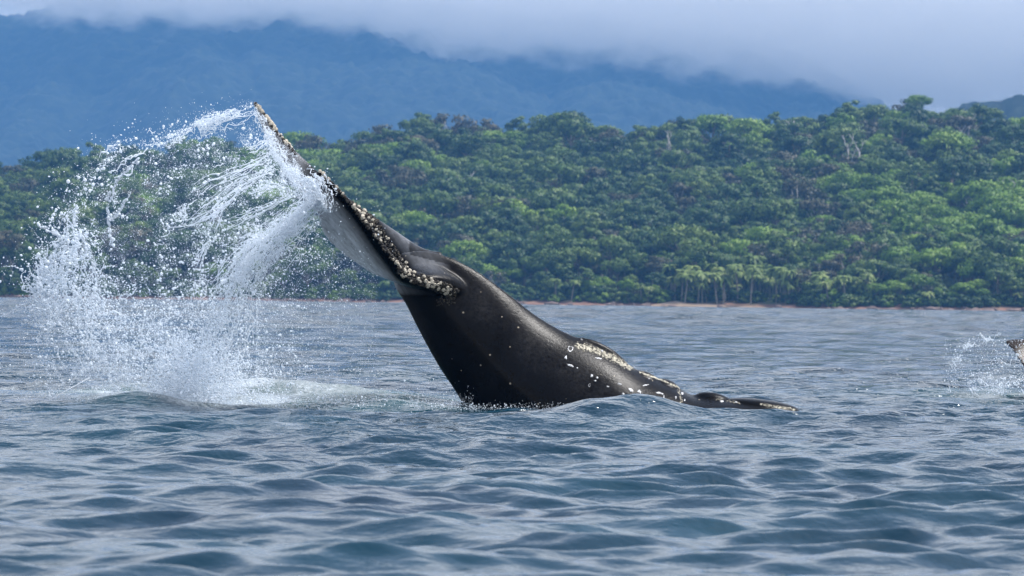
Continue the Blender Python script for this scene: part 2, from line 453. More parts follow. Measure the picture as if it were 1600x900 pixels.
def tube(path, radii, sides=6, cap=True):
    path = [np.asarray(p, float) for p in path]
    vs, fs = [], []
    for i, p in enumerate(path):
        a = path[max(0, i - 1)]; b = path[min(len(path) - 1, i + 1)]
        tn = b - a; tn /= (np.linalg.norm(tn) + 1e-9)
        ref = np.array([1.0, 0, 0]) if abs(tn[0]) < 0.8 else np.array([0, 1.0, 0])
        n1 = np.cross(tn, ref); n1 /= np.linalg.norm(n1); n2 = np.cross(tn, n1)
        for k in range(sides):
            q = 2 * math.pi * k / sides
            vs.append(p + radii[i] * (math.cos(q) * n1 + math.sin(q) * n2))
    for i in range(len(path) - 1):
        for k in range(sides):
            k2 = (k + 1) % sides
            fs.append((i * sides + k, i * sides + k2, (i + 1) * sides + k2, (i + 1) * sides + k))
    if cap:
        fs.append(tuple(range(sides - 1, -1, -1)))
        fs.append(tuple((len(path) - 1) * sides + k for k in range(sides)))
    return vs, fs
def merge(parts):
    vs, fs = [], []
    for v, f in parts:
        o = len(vs); vs.extend(v); fs.extend([tuple(i + o for i in q) for q in f])
    return vs, fs

def crown_mesh(name, seed, mat, rad, hgt, base, nclump, per, flat, leaf=0.62):
    """leaf sprays gathered in clumps round the limb ends; returns mesh and the clump centres"""
    r = np.random.default_rng(seed)
    cents, vs, fs, tone, nrm = [], [], [], [], []
    while len(cents) < nclump:
        p = r.uniform(-1, 1, 3)
        q = np.linalg.norm(p)
        if q > 1 or q < 0.45 or p[2] < -0.45: continue
        cents.append(np.array([p[0] * rad, p[1] * rad, base + hgt * 0.45 + p[2] * hgt * 0.5 * flat]))
    for c in cents:
        cr_ = rad * r.uniform(0.26, 0.46)
        ct = r.uniform(0.1, 0.9)
        for _ in range(per):
            n = r.normal(0, 1, 3); n[2] = n[2] * 0.8 + 0.25; n /= np.linalg.norm(n)
            pos = c + n * cr_ * r.uniform(0.55, 1.05) * np.array([1, 1, 0.62])
            nn = n + r.normal(0, 0.45, 3); nn[2] += 0.35; nn /= np.linalg.norm(nn)
            a = np.cross(nn, r.normal(0, 1, 3)); a /= np.linalg.norm(a); b = np.cross(nn, a)
            s = leaf * r.uniform(0.6, 1.3)
            nv = n * np.array([1, 1, 1.5]) + 0.5 * (pos - np.array([0, 0, base + hgt * 0.3])) / rad + r.normal(0, 0.22, 3); nv /= np.linalg.norm(nv)
            nrm += [tuple(nv)] * 4
            o = len(vs)
            vs += [pos - a * s * 0.75, pos - b * s * 0.42 + nn * 0.12 * s, pos + a * s * 0.75, pos + b * s * 0.42 - nn * 0.1 * s]
            fs.append((o, o + 1, o + 2, o + 3))
            tt = np.clip(ct + r.normal(0, 0.12), 0, 1)
            tone += [tt] * 4
    me = make_mesh(name, vs, np.array(fs), mat, smooth=False)
    float_attr(me, 'tone', tone)
    me.polygons.foreach_set('use_smooth', np.ones(len(me.polygons), dtype=bool))
    me.normals_split_custom_set_from_vertices(nrm)
    return me, cents

def trunk_mesh(name, mat, h, r0_, cents, seed, nl=7):
    r = np.random.default_rng(seed)
    lean = r.normal(0, 0.05, 2)
    path = [np.array([lean[0] * z, lean[1] * z, z]) + np.append(r.normal(0, 0.12, 2), 0) * (z > 0) for z in np.linspace(-1.5, h, 7)]
    parts = [tube(path, np.linspace(r0_, r0_ * 0.45, 7), 7)]
    for c in list(cents)[:nl]:
        st = path[r.integers(3, 6)]
        mid = (st + c) / 2 + np.array([0, 0, -0.1 * h + 0.6])
        parts.append(tube([st, mid, c], [r0_ * 0.42, r0_ * 0.28, r0_ * 0.1], 5))
    v, f = merge(parts)
    return make_mesh(name, v, f, mat)

LM_MID = leaf_mat("leaf_mid_green", (0.045, 0.085, 0.016), (0.095, 0.160, 0.028), (0.150, 0.210, 0.038))
LM_DARK = leaf_mat("leaf_dark_green", (0.024, 0.054, 0.015), (0.052, 0.104, 0.025), (0.085, 0.140, 0.034))
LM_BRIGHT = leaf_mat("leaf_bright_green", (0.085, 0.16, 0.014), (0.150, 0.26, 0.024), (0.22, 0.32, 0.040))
LM_OLIVE = leaf_mat("leaf_olive", (0.045, 0.055, 0.025), (0.085, 0.085, 0.040), (0.14, 0.12, 0.065))
LM_PALM = leaf_mat("palm_leaf", (0.10, 0.15, 0.025), (0.19, 0.26, 0.05), (0.30, 0.33, 0.10))

KINDS = []     # kind, crown mesh, trunk mesh
def add_kind(kind, seed, mat, rad, hgt, base, ncl, per, flat, nl=7):
    per = int(per * 1.5)
    cm, cents = crown_mesh("crown_leaves", seed, mat, rad, hgt, base, ncl, per, flat)
    tm = trunk_mesh("trunk_wood", BARK if kind != 'olive' else PALE, base + hgt * 0.35, 0.42, cents, seed + 50, nl)
    KINDS.append((kind, cm, tm))
add_kind('mid', 1, LM_MID, 5.2, 8.5, 5.0, 24, 48, 1.0)
add_kind('mid', 2, LM_MID, 6.2, 7.0, 7.0, 28, 46, 0.8)
add_kind('mid', 3, LM_MID, 4.4, 9.5, 4.0, 22, 50, 1.1)
add_kind('dark', 4, LM_DARK, 5.4, 9.0, 4.5, 26, 48, 1.0)
add_kind('dark', 5, LM_DARK, 4.6, 10.0, 4.0, 24, 48, 1.1)
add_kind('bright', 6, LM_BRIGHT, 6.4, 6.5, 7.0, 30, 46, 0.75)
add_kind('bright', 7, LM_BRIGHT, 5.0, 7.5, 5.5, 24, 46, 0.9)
add_kind('olive', 8, LM_OLIVE, 5.6, 8.0, 5.5, 20, 40, 0.9)
add_kind('olive', 9, LM_OLIVE, 4.8, 7.5, 6.0, 18, 36, 0.85)

def zone(px):
    for lim, txt in ((60, "left of the splash"), (330, "behind the splash's left half"), (520, "behind the falling jet"), (760, "behind the whale's flukes"), (900, "above the whale's back"),
                     (1040, "between the whale and the beach palms"), (1250, "behind the beach palms"), (1360, "just right of the beach palms"), (1480, "right of the beach")):
        if px < lim: return txt
    return "by the rocky right end of the shore"
TREE_TXT = {
 'mid': ("mid green rounded tree at the forest edge", "mid green trees along the forest edge"),
 'dark': ("dark green dense tree at the forest edge", "dark green trees along the forest edge"),
 'bright': ("bright yellow green tree at the forest edge", "bright green trees along the forest edge"),
 'olive': ("olive brown sparse tree at the forest edge", "olive brown trees along the forest edge"),
}
def place_tree(k, x, y, z, s, rot, label=None, group=None, sz=1.0):
    kind, cm, tm = KINDS[k]
    e = bpy.data.objects.new("broadleaf_tree", None); C.objects.link(e)
    e.empty_display_size = 0.5
    e.location = (x, y, z); e.rotation_euler = (0, 0, rot); e.scale = (s, s, s * sz)
    zn = zone(800 + F * x / y)
    tag(e, label or TREE_TXT[kind][0] + ' ' + zn, 'tree', group or (None if label else TREE_TXT[kind][1] + ' ' + zn))
    c = link("crown", cm, e); link("trunk", tm, e)
    return c

def forest():
    rng = np.random.default_rng(12)
    pts = []
    step = 6.4
    y = 1085.0
    while y < CREST_Y + 70:
        half = 0.162 * y + 8
        x = -half
        while x < half:
            pts.append((x + random.uniform(-3.2, 3.2), y + random.uniform(-3.2, 3.2)))
            x += step * (0.85 + 0.5 * (y - 1085) / 500)
        y += step * (0.85 + 0.6 * (y - 1085) / 500)
    P_ = np.array(pts)
    z = hill_z(P_[:, 0], P_[:, 1])
    sy = shore_y(P_[:, 0])
    ok = P_[:, 1] > sy + 7
    px = 800 + F * P_[:, 0] / P_[:, 1]
    # gap for the beach palms
    ok &= ~((px > 1040) & (px < 1250) & (P_[:, 1] < sy + 24))
    P_, z, px, sy = P_[ok], z[ok], px[ok], sy[ok]
    hz = 469 + (px - 800) * math.tan(ROLL)
    py = hz - (z + 9 - 1.4) * F / P_[:, 1]
    n1_ = fbm(P_[:, 0] / 45, P_[:, 1] / 70, 3, 77); n2_ = rng.uniform(0, 1, len(P_))
    sun_patch = np.exp(-((px - 1440) / 170) ** 2 - ((py - 325) / 48) ** 2) + np.exp(-((px - 1570) / 70) ** 2 - ((py - 360) / 40) ** 2) + 0.45 * np.exp(-((px - 1290) / 190) ** 2 - ((py - 440) / 24) ** 2)  # patch of sun on the slope, painted by choosing brighter yellow-green trees
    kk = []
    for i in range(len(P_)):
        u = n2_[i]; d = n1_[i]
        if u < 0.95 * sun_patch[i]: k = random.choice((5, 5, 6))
        elif d > 0.09 and u < 0.6: k = random.choice((3, 4))
        elif d < -0.11 and u < 0.35: k = random.choice((5, 6))
        elif u > 0.86 - 0.10 * (py[i] < 260): k = random.choice((7, 8))
        elif u < 0.12: k = random.choice((3, 4))
        elif 0.12 < u < 0.17: k = random.choice((5, 6))
        else: k = random.choice((0, 1, 2, 0, 1, 2, 3))
        kk.append(k)
    kk = np.array(kk)
    sc = np.clip(rng.lognormal(-0.3, 0.32, len(P_)), 0.40, 1.5)
    low = P_[:, 1] < sy + 22
    sc = np.where(low, sc * rng.uniform(0.45, 0.85, len(P_)), sc)
    rot = rng.uniform(0, 6.28, len(P_))
    inview = (px > -40) & (px < 1640)
    order = np.argsort(P_[:, 1] - sy + np.where(inview, 0, 1e6))
    near = set(order[:290].tolist())
    crowns = {}
    for i in sorted(near):
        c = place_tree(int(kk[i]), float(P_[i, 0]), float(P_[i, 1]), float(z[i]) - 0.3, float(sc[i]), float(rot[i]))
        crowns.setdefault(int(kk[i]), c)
    # trees that stand out on the skyline
    def sky_tree(k, px_, top, y_, s, label, sz=1.0):
        x_ = (px_ - 800) / F * y_
        h0 = KINDS[k][1].vertices
        hh = max(v.co.z for v in h0) * s * sz
        hz_ = 469 + (px_ - 800) * math.tan(ROLL)
        zt = (hz_ - top) / F * y_ + 1.4
        return place_tree(k, x_, y_, zt - hh, s, random.uniform(0, 6), label, None, sz)
    sky_tree(4, 1068, 181, 1545, 0.95, "darkest dense round tree standing up on the skyline right of centre")
    sky_tree(5, 1430, 147, 1560, 0.85, "fresh green flat topped tree on the highest point of the hill")
    sky_tree(1, 650, 182, 1550, 1.15, "broad domed tree rising from the skyline above the whale's tail stock")
    sky_tree(6, 330, 212, 1540, 0.9, "bright crowned tree on the left skyline behind the flying spray")
    rest = np.array([i for i in range(len(P_)) if i not in near])
    me = bpy.data.meshes.new("forest")
    me.vertices.add(len(rest))
    co = np.stack([P_[rest, 0], P_[rest, 1], z[rest] - 0.3], -1)
    me.vertices.foreach_set('co', co.astype(np.float32).ravel())
    float_attr(me, 'pick', kk[rest]); float_attr(me, 'size', sc[rest]); float_attr(me, 'turn', rot[rest])
    fo = link("forest", me)
    tag(fo, "mass of rainforest trees covering the hill up to its skyline", kind='stuff')
    ng = bpy.data.node_groups.new("forest_nodes", 'GeometryNodeTree')
    ng.interface.new_socket("Geometry", in_out='INPUT', socket_type='NodeSocketGeometry')
    ng.interface.new_socket("Geometry", in_out='OUTPUT', socket_type='NodeSocketGeometry')
    gi = ng.nodes.new('NodeGroupInput'); go = ng.nodes.new('NodeGroupOutput')
    jn = ng.nodes.new('GeometryNodeJoinGeometry')
    def named(nm):
        a = ng.nodes.new('GeometryNodeInputNamedAttribute'); a.data_type = 'FLOAT'; a.inputs['Name'].default_value = nm
        return a.outputs['Attribute']
    pk, sz_, tn = named('pick'), named('size'), named('turn')
    cmb = ng.nodes.new('ShaderNodeCombineXYZ'); ng.links.new(tn, cmb.inputs[2])
    for k in range(len(KINDS)):
        if k not in crowns: continue
        cp = ng.nodes.new('FunctionNodeCompare'); cp.data_type = 'FLOAT'; cp.operation = 'EQUAL'
        ng.links.new(pk, cp.inputs[0]); cp.inputs[1].default_value = float(k); cp.inputs['Epsilon'].default_value = 0.1
        tr = [ch for ch in crowns[k].parent.children if ch.name.startswith('trunk')][0]
        for ob in (crowns[k], tr):
            oi = ng.nodes.new('GeometryNodeObjectInfo'); oi.transform_space = 'ORIGINAL'
            oi.inputs['Object'].default_value = ob; oi.inputs['As Instance'].default_value = True
            ip = ng.nodes.new('GeometryNodeInstanceOnPoints')
            ng.links.new(gi.outputs[0], ip.inputs['Points']); ng.links.new(cp.outputs[0], ip.inputs['Selection'])
            ng.links.new(oi.outputs['Geometry'], ip.inputs['Instance'])
            ng.links.new(cmb.outputs[0], ip.inputs['Rotation']); ng.links.new(sz_, ip.inputs['Scale'])
            ng.links.new(ip.outputs[0], jn.inputs[0])
    ng.links.new(jn.outputs[0], go.inputs[0])
    md = fo.modifiers.new("forest_nodes", 'NODES'); md.node_group = ng
forest()

# low bushes that close the forest edge down to the water
SHRUBS = []
for i_, (mt_, rd_, hg_) in enumerate(((LM_MID, 2.6, 4.2), (LM_DARK, 3.0, 4.6), (LM_BRIGHT, 2.2, 3.4), (LM_MID, 3.2, 3.6))):
    cm_, ce_ = crown_mesh("bush_leaves", 30 + i_, mt_, rd_, hg_, -0.6, 13, 60, 1.1, 0.55)
    SHRUBS.append((cm_, trunk_mesh("bush_wood", BARK, 1.6, 0.12, ce_, 60 + i_, 8)))
def shrubs():
    r = random.Random(21)
    nm = ("mid green", "dark green", "bright green", "broad mid green")
    for row, cnt in ((0, 120), (1, 120)):
        for i in range(cnt):
            px = -40 + 1690 * (i + r.random()) / cnt
            if 1045 < px < 1250 and r.random() < (0.95 if row == 0 else 0.2): continue
            x_ = (px - 800) / F * SHORE_Y
            y_ = float(shore_y(np.array(x_))) + (r.uniform(3.0, 6.5) if row == 0 else r.uniform(8, 13))
            x_ = (px - 800) / F * y_
            k = r.choice((0, 0, 1, 1, 1, 2, 3, 3)); s_ = r.uniform(0.6, 1.1) * (1.0 if row == 0 else 1.35)
            e = bpy.data.objects.new("bush", None); C.objects.link(e)
            e.location = (x_, y_, float(hill_z(np.array(x_), np.array(y_))) - 0.2); e.scale = (s_, s_, s_); e.rotation_euler = (0, 0, r.uniform(0, 6.28))
            tag(e, nm[k] + " bush under the trees " + zone(px), 'bush', nm[k] + " bushes " + zone(px))
            link("crown", SHRUBS[k][0], e); link("stem", SHRUBS[k][1], e)
shrubs()

# bare pale trees showing in the canopy
def bare_tree(px, base_py, h_px, y_, seed, label, spread=1.0):
    r = np.random.default_rng(seed)
    x_ = (px - 800) / F * y_; hz = 469 + (px - 800) * math.tan(ROLL)
    zb = (hz - base_py) / F * y_ + 1.4; h = h_px / F * y_
    e = bpy.data.objects.new("bare_tree", None); C.objects.link(e); e.location = (x_, y_, zb)
    tag(e, label, 'tree')
    path = [np.array([r.normal(0, 0.18) * (i > 0), r.normal(0, 0.18) * (i > 0), -9 + (h * 0.62 + 9) * i / 5]) for i in range(6)]
    v, f = tube(path, np.linspace(0.42, 0.28, 6), 6)
    link("trunk", make_mesh("trunk_wood", v, f, PALE), e)
    top = path[-1]
    for q in range(6):
        a = q * 1.05 + r.uniform(0, 0.6)
        st = path[3 + q % 3]
        en = st + np.array([math.cos(a) * spread, math.sin(a) * spread, 1.0]) * h * r.uniform(0.26, 0.45)
        en[2] = min(en[2], h)
        mid = (st + en) / 2 + np.array([math.cos(a), math.sin(a), -0.6]) * 0.05 * h
        parts = [tube([st, mid, en], [0.24, 0.19, 0.09], 5)]
        for _ in range(3):
            tw = en + np.array([r.normal(0, 0.14), r.normal(0, 0.14), r.uniform(0.02, 0.14)]) * h
            parts.append(tube([mid * 0.4 + en * 0.6, tw], [0.11, 0.05], 4))
        v, f = merge(parts)
        link("limb", make_mesh("limb_wood", v, f, PALE), e)
bare_tree(722, 312, 40, 1360, 1, "pale bare forked tree high on the slope above the whale's back")
bare_tree(1322, 262, 48, 1400, 2, "tall grey bare tree with upright limbs under the hill's right shoulder", 0.5)
bare_tree(1340, 260, 38, 1402, 22, "shorter grey bare tree beside the tall grey one on the right slope", 0.5)
bare_tree(1572, 328, 44, 1290, 3, "pale spreading bare tree near the right edge above the bright canopy")
bare_tree(1513, 350, 40, 1280, 4, "thin white bare trunk in the bright green canopy on the right", 0.4)
bare_tree(1510, 215, 34, 1500, 5, "grey bare tree with open crown below the right skyline")
bare_tree(1133, 330, 30, 1360, 6, "small bare grey tree in the middle of the slope")
bare_tree(1042, 235, 30, 1490, 7, "slim pale bare trunk just under the dark round skyline tree", 0.3)
bare_tree(1232, 215, 26, 1500, 8, "faint bare tree with short limbs on the upper slope right of centre", 0.7)

# coconut palms
def palm_frond(az, droop, ln, r):
    n = 7; vs, fs = [], []
    d = np.array([math.cos(az), math.sin(az), 0.0]); side = np.array([-d[1], d[0], 0])
    up = r.uniform(0.2, 0.9)
    for i in range(n):
        s = i / (n - 1)
        p = d * ln * s * (1 - 0.15 * s) + np.array([0, 0, 1]) * (up * s * ln * 0.7 - droop * s * s * ln)
        w = 0.50 * math.sin(math.pi * min(0.97, 0.12 + s * 0.88)) + 0.04
        vs += [p - side * w + np.array([0, 0, -0.28 * w]), p, p + side * w + np.array([0, 0, -0.28 * w])]
    for i in range(n - 1):
        a = i * 3
        fs += [(a, a + 1, a + 4, a + 3), (a + 1, a + 2, a + 5, a + 4)]
    return vs, fs
PALM_BARK, pbt, pbb = new_mat("palm_bark")
_r = ramp(pbt, noise(pbt, pbt.nodes.new('ShaderNodeTexCoord').outputs['Object'], 1.5, 3).outputs[0], [(0.3, (0.15, 0.13, 0.10)), (0.7, (0.29, 0.26, 0.21))])
pbt.links.new(_r.outputs[0], pbb.inputs['Base Color']); pbb.inputs['Roughness'].default_value = 0.9
def palm_meshes(seed, h, lean):
    r = np.random.default_rng(seed)
    path = [np.array([lean * (i / 7) ** 1.6 * h, 0.1 * lean * i / 7 * h, h * i / 7 - 0.6]) for i in range(8)]
    v, f = tube(path, np.linspace(0.26, 0.15, 8), 6)
    tm = make_mesh("palm_trunk", v, f, PALM_BARK)
    parts = []; tone = []
    for q in range(26):
        vv, ff = palm_frond(q * 2.4 + r.uniform(-0.2, 0.2), r.uniform(0.35, 1.15), r.uniform(2.6, 3.7), r)
        parts.append((([p + path[-1] for p in vv]), ff)); tone += [r.uniform(0.1, 0.9)] * len(vv)
    v, f = merge(parts)
    cm = make_mesh("palm_crown", v, f, LM_PALM, smooth=False)
    float_attr(cm, 'tone', tone)
    return tm, cm
PALMS = [palm_meshes(i, 6.6 + (i % 3) * 1.5, (0.0, 0.10, -0.12, 0.22, -0.05)[i]) for i in range(5)]
def place_palm(px, y_off, s, v, rot, label, group):
    y_ = SHORE_Y + y_off; x_ = (px - 800) / F * y_
    y_ = float(shore_y(np.array(x_))) + y_off; x_ = (px - 800) / F * y_
    e = bpy.data.objects.new("palm_tree", None); C.objects.link(e)
    e.location = (x_, y_, max(0.5, float(hill_z(np.array(x_), np.array(y_))) - 0.2)); q_ = random.uniform(0.85, 1.2); e.scale = (s, s, s * q_); e.rotation_euler = (random.uniform(-0.09, 0.09), random.uniform(-0.09, 0.09), rot)
    tag(e, label, 'palm', group)
    link("trunk", PALMS[v][0], e); link("crown", PALMS[v][1], e)
def palms():
    r = random.Random(5)
    lab = "tall yellow green coconut palm in the grove behind the tan beach"; grp = "coconut palms behind the beach"
    for i in range(54):
        px = 1046 + (1250 - 1046) * (i + 0.5) / 54 + r.uniform(-4, 4)
        place_palm(px, r.uniform(4, 28), r.uniform(0.8, 1.35), r.randrange(5), r.uniform(0, 6.28), lab, grp)
    for i in range(26):
        px = 1250 + 110 * (i + 0.5) / 26 + r.uniform(-4, 4)
        place_palm(px, r.uniform(6, 26), r.uniform(0.7, 1.15), r.randrange(5), r.uniform(0, 6.28),
                   "shorter coconut palm among the bushes right of the grove", "palms right of the beach grove")
    for px in (868, 893, 1012, 1392, 1452, 1585, 25, 80):
        place_palm(px, r.uniform(3, 9), r.uniform(0.6, 0.9), r.randrange(5), r.uniform(0, 6.28),
                   "single palm standing among low bushes on the rocky shore", "palms scattered along the shore")
    place_palm(1003, 4, 0.85, 3, 3.3, "leaning grey palm standing alone left of the beach grove", None)
    place_palm(1213, 2, 0.5, 1, 1.0, "small bright palm nearest the water at the beach's right end", None)
palms()

# boulders along the waterline
def boulders():
    mats, t, b = new_mat("shore_rock")
    tcn = t.nodes.new('ShaderNodeTexCoord')
    r_ = ramp(t, noise(t, tcn.outputs['Object'], 1.1, 5).outputs[0], [(0.3, (0.07, 0.045, 0.04)), (0.7, (0.24, 0.165, 0.13))])
    t.links.new(r_.outputs[0], b.inputs['Base Color']); b.inputs['Roughness'].default_value = 0.85
    mes = []
    for s in range(5):
        bm = bmesh.new(); bmesh.ops.create_icosphere(bm, subdivisions=2, radius=1)
        r = np.random.default_rng(s)
        off = r.uniform(0, 9, 3)
        for v in bm.verts:
            n = 0.35 * math.sin(v.co.x * 2.3 + off[0]) * math.sin(v.co.y * 2.7 + off[1]) + 0.2 * math.sin(v.co.z * 4 + off[2]) + r.normal(0, 0.06)
            v.co *= 1 + n
            v.co.z *= 0.7
        me = bpy.data.meshes.new("boulder_rock"); bm.to_mesh(me); bm.free(); me.materials.append(mats); mes.append(me)
    r = random.Random(3)
    for i in range(170):
        px = r.uniform(-30, 1640)
        if 1060 < px < 1200 and r.random() < 0.8: continue
        if px > 1420 and r.random() < 0.0: continue
        y_ = SHORE_Y; x_ = (px - 800) / F * y_
        y_ = float(shore_y(np.array(x_))) + r.uniform(-4.0, 3.0)
        o = link("boulder", mes[r.randrange(5)], None, (x_, y_, r.uniform(-0.2, 0.5)))
        s = r.uniform(0.5, 1.3) * (1.5 if px > 1430 else 1.0)
        o.scale = (s * r.uniform(0.9, 1.9), s, s * r.uniform(0.7, 1.2)); o.rotation_euler = (0, 0, r.uniform(0, 6))
        if px > 1430: tag(o, "reddish brown rock in the rough bank at the shore's right end", 'rock', "rocks of the right hand bank")
        else: tag(o, "small dark brown rock at the waterline " + zone(px), 'rock', "rocks along the waterline " + zone(px))
boulders()

# ------------------------------------------------------------------ whale
def catmull(pts, n):
    pts = np.asarray(pts, float)
    m = len(pts)
    seg = np.linalg.norm(np.diff(pts, axis=0), axis=1) ** 0.5
    tk = np.concatenate([[0], np.cumsum(seg)])
    ts = np.linspace(0, tk[-1], n)
    # cubic hermite with finite-difference tangents
    tang = np.gradient(pts, tk, axis=0)
    out = []
    for t in ts:
        i = min(m - 2, max(0, np.searchsorted(tk, t, side='right') - 1))
        h = tk[i + 1] - tk[i]; s = (t - tk[i]) / h
        out.append((2 * s**3 - 3 * s**2 + 1) * pts[i] + (s**3 - 2 * s**2 + s) * h * tang[i] + (-2 * s**3 + 3 * s**2) * pts[i + 1] + (s**3 - s**2) * h * tang[i + 1])
    return np.array(out)

def ring_loft(rings):
    vs, fs = [], []
    n = len(rings[0])
    for r in rings: vs.extend(list(r))
    for i in range(len(rings) - 1):
        for k in range(n):
            k2 = (k + 1) % n
            fs.append((i * n + k, i * n + k2, (i + 1) * n + k2, (i + 1) * n + k))
    c0 = len(vs); vs.append(np.mean(rings[0], axis=0)); c1 = len(vs); vs.append(np.mean(rings[-1], axis=0))
    for k in range(n):
        k2 = (k + 1) % n
        fs.append((c0, k2, k)); b = (len(rings) - 1) * n; fs.append((c1, b + k, b + k2))
    return vs, fs

def blade(Lr, Tr, th, base=WD, n=60, camber=0.0):
    """a fluke: leading-edge rail, trailing-edge rail, thickness list along the span"""
    L_ = catmull([P(*p, base=base) for p in Lr], n); T_ = catmull([P(*p, base=base) for p in Tr], n)
    thk = np.interp(np.linspace(0, 1, n), np.linspace(0, 1, len(th)), th)
    mid = (L_ + T_) / 2
    tn = np.gradient(mid, axis=0)
    rings = []
    us = [0.0, 0.02, 0.06, 0.13, 0.24, 0.38, 0.55, 0.72, 0.88, 1.0]
    prof = [0.0, 0.42, 0.7, 0.92, 1.0, 0.92, 0.72, 0.48, 0.25, 0.10]
    prev = None
    for i in range(n):
        ch = T_[i] - L_[i]
        nm = np.cross(tn[i], ch); nm /= (np.linalg.norm(nm) + 1e-9)
        if prev is not None and nm @ prev < 0: nm = -nm
        prev = nm
        ring = []
        for u, p in zip(us, prof): ring.append(L_[i] + ch * u + nm * (thk[i] * 0.5 * p + camber * math.sin(math.pi * u)))
        for u, p in list(zip(us, prof))[::-1][:-1]: ring.append(L_[i] + ch * u + nm * (-thk[i] * 0.5 * p + camber * math.sin(math.pi * u)))
        rings.append(ring)
    return ring_loft(rings), L_, T_

def ellipsoid(c, rx, ry, rz, rotdir=None, seg=20, rin=12):
    c = np.asarray(c, float)
    R = np.eye(3)
    if rotdir is not None:
        a = np.asarray(rotdir, float); a /= np.linalg.norm(a)
        yv = np.array([0, 1.0, 0]); yv -= a * (a @ yv); yv /= np.linalg.norm(yv)
        R = np.stack([a, yv, np.cross(a, yv)], 1)
    rings = []
    for i in range(1, rin):
        q = math.pi * i / rin
        rings.append([c + R @ np.array([-rx * math.cos(q), ry * math.sin(q) * math.cos(w), rz * math.sin(q) * math.sin(w)]) for w in np.linspace(0, 2 * math.pi, seg, endpoint=False)])
    return ring_loft(rings)

def remeshed(name, parts, voxel, smooth_it, mat):
    v, f = merge(parts)
    me = bpy.data.meshes.new("tmp"); me.from_pydata([tuple(p) for p in v], [], f); me.update()
    bm = bmesh.new(); bm.from_mesh(me); bmesh.ops.recalc_face_normals(bm, faces=bm.faces[:]); bm.to_mesh(me); bm.free()
    o = bpy.data.objects.new("tmp", me); C.objects.link(o)
    md = o.modifiers.new("r", 'REMESH'); md.mode = 'VOXEL'; md.voxel_size = voxel; md.use_smooth_shade = True
    ms = o.modifiers.new("s", 'SMOOTH'); ms.factor = 0.5; ms.iterations = smooth_it
    dg = bpy.context.evaluated_depsgraph_get()
    res = bpy.data.meshes.new_from_object(o.evaluated_get(dg))
    bpy.data.objects.remove(o); bpy.data.meshes.remove(me)
    res.name = name
    res.materials.clear(); res.materials.append(mat)
    res.polygons.foreach_set('use_smooth', np.ones(len(res.polygons), dtype=bool))
    return res

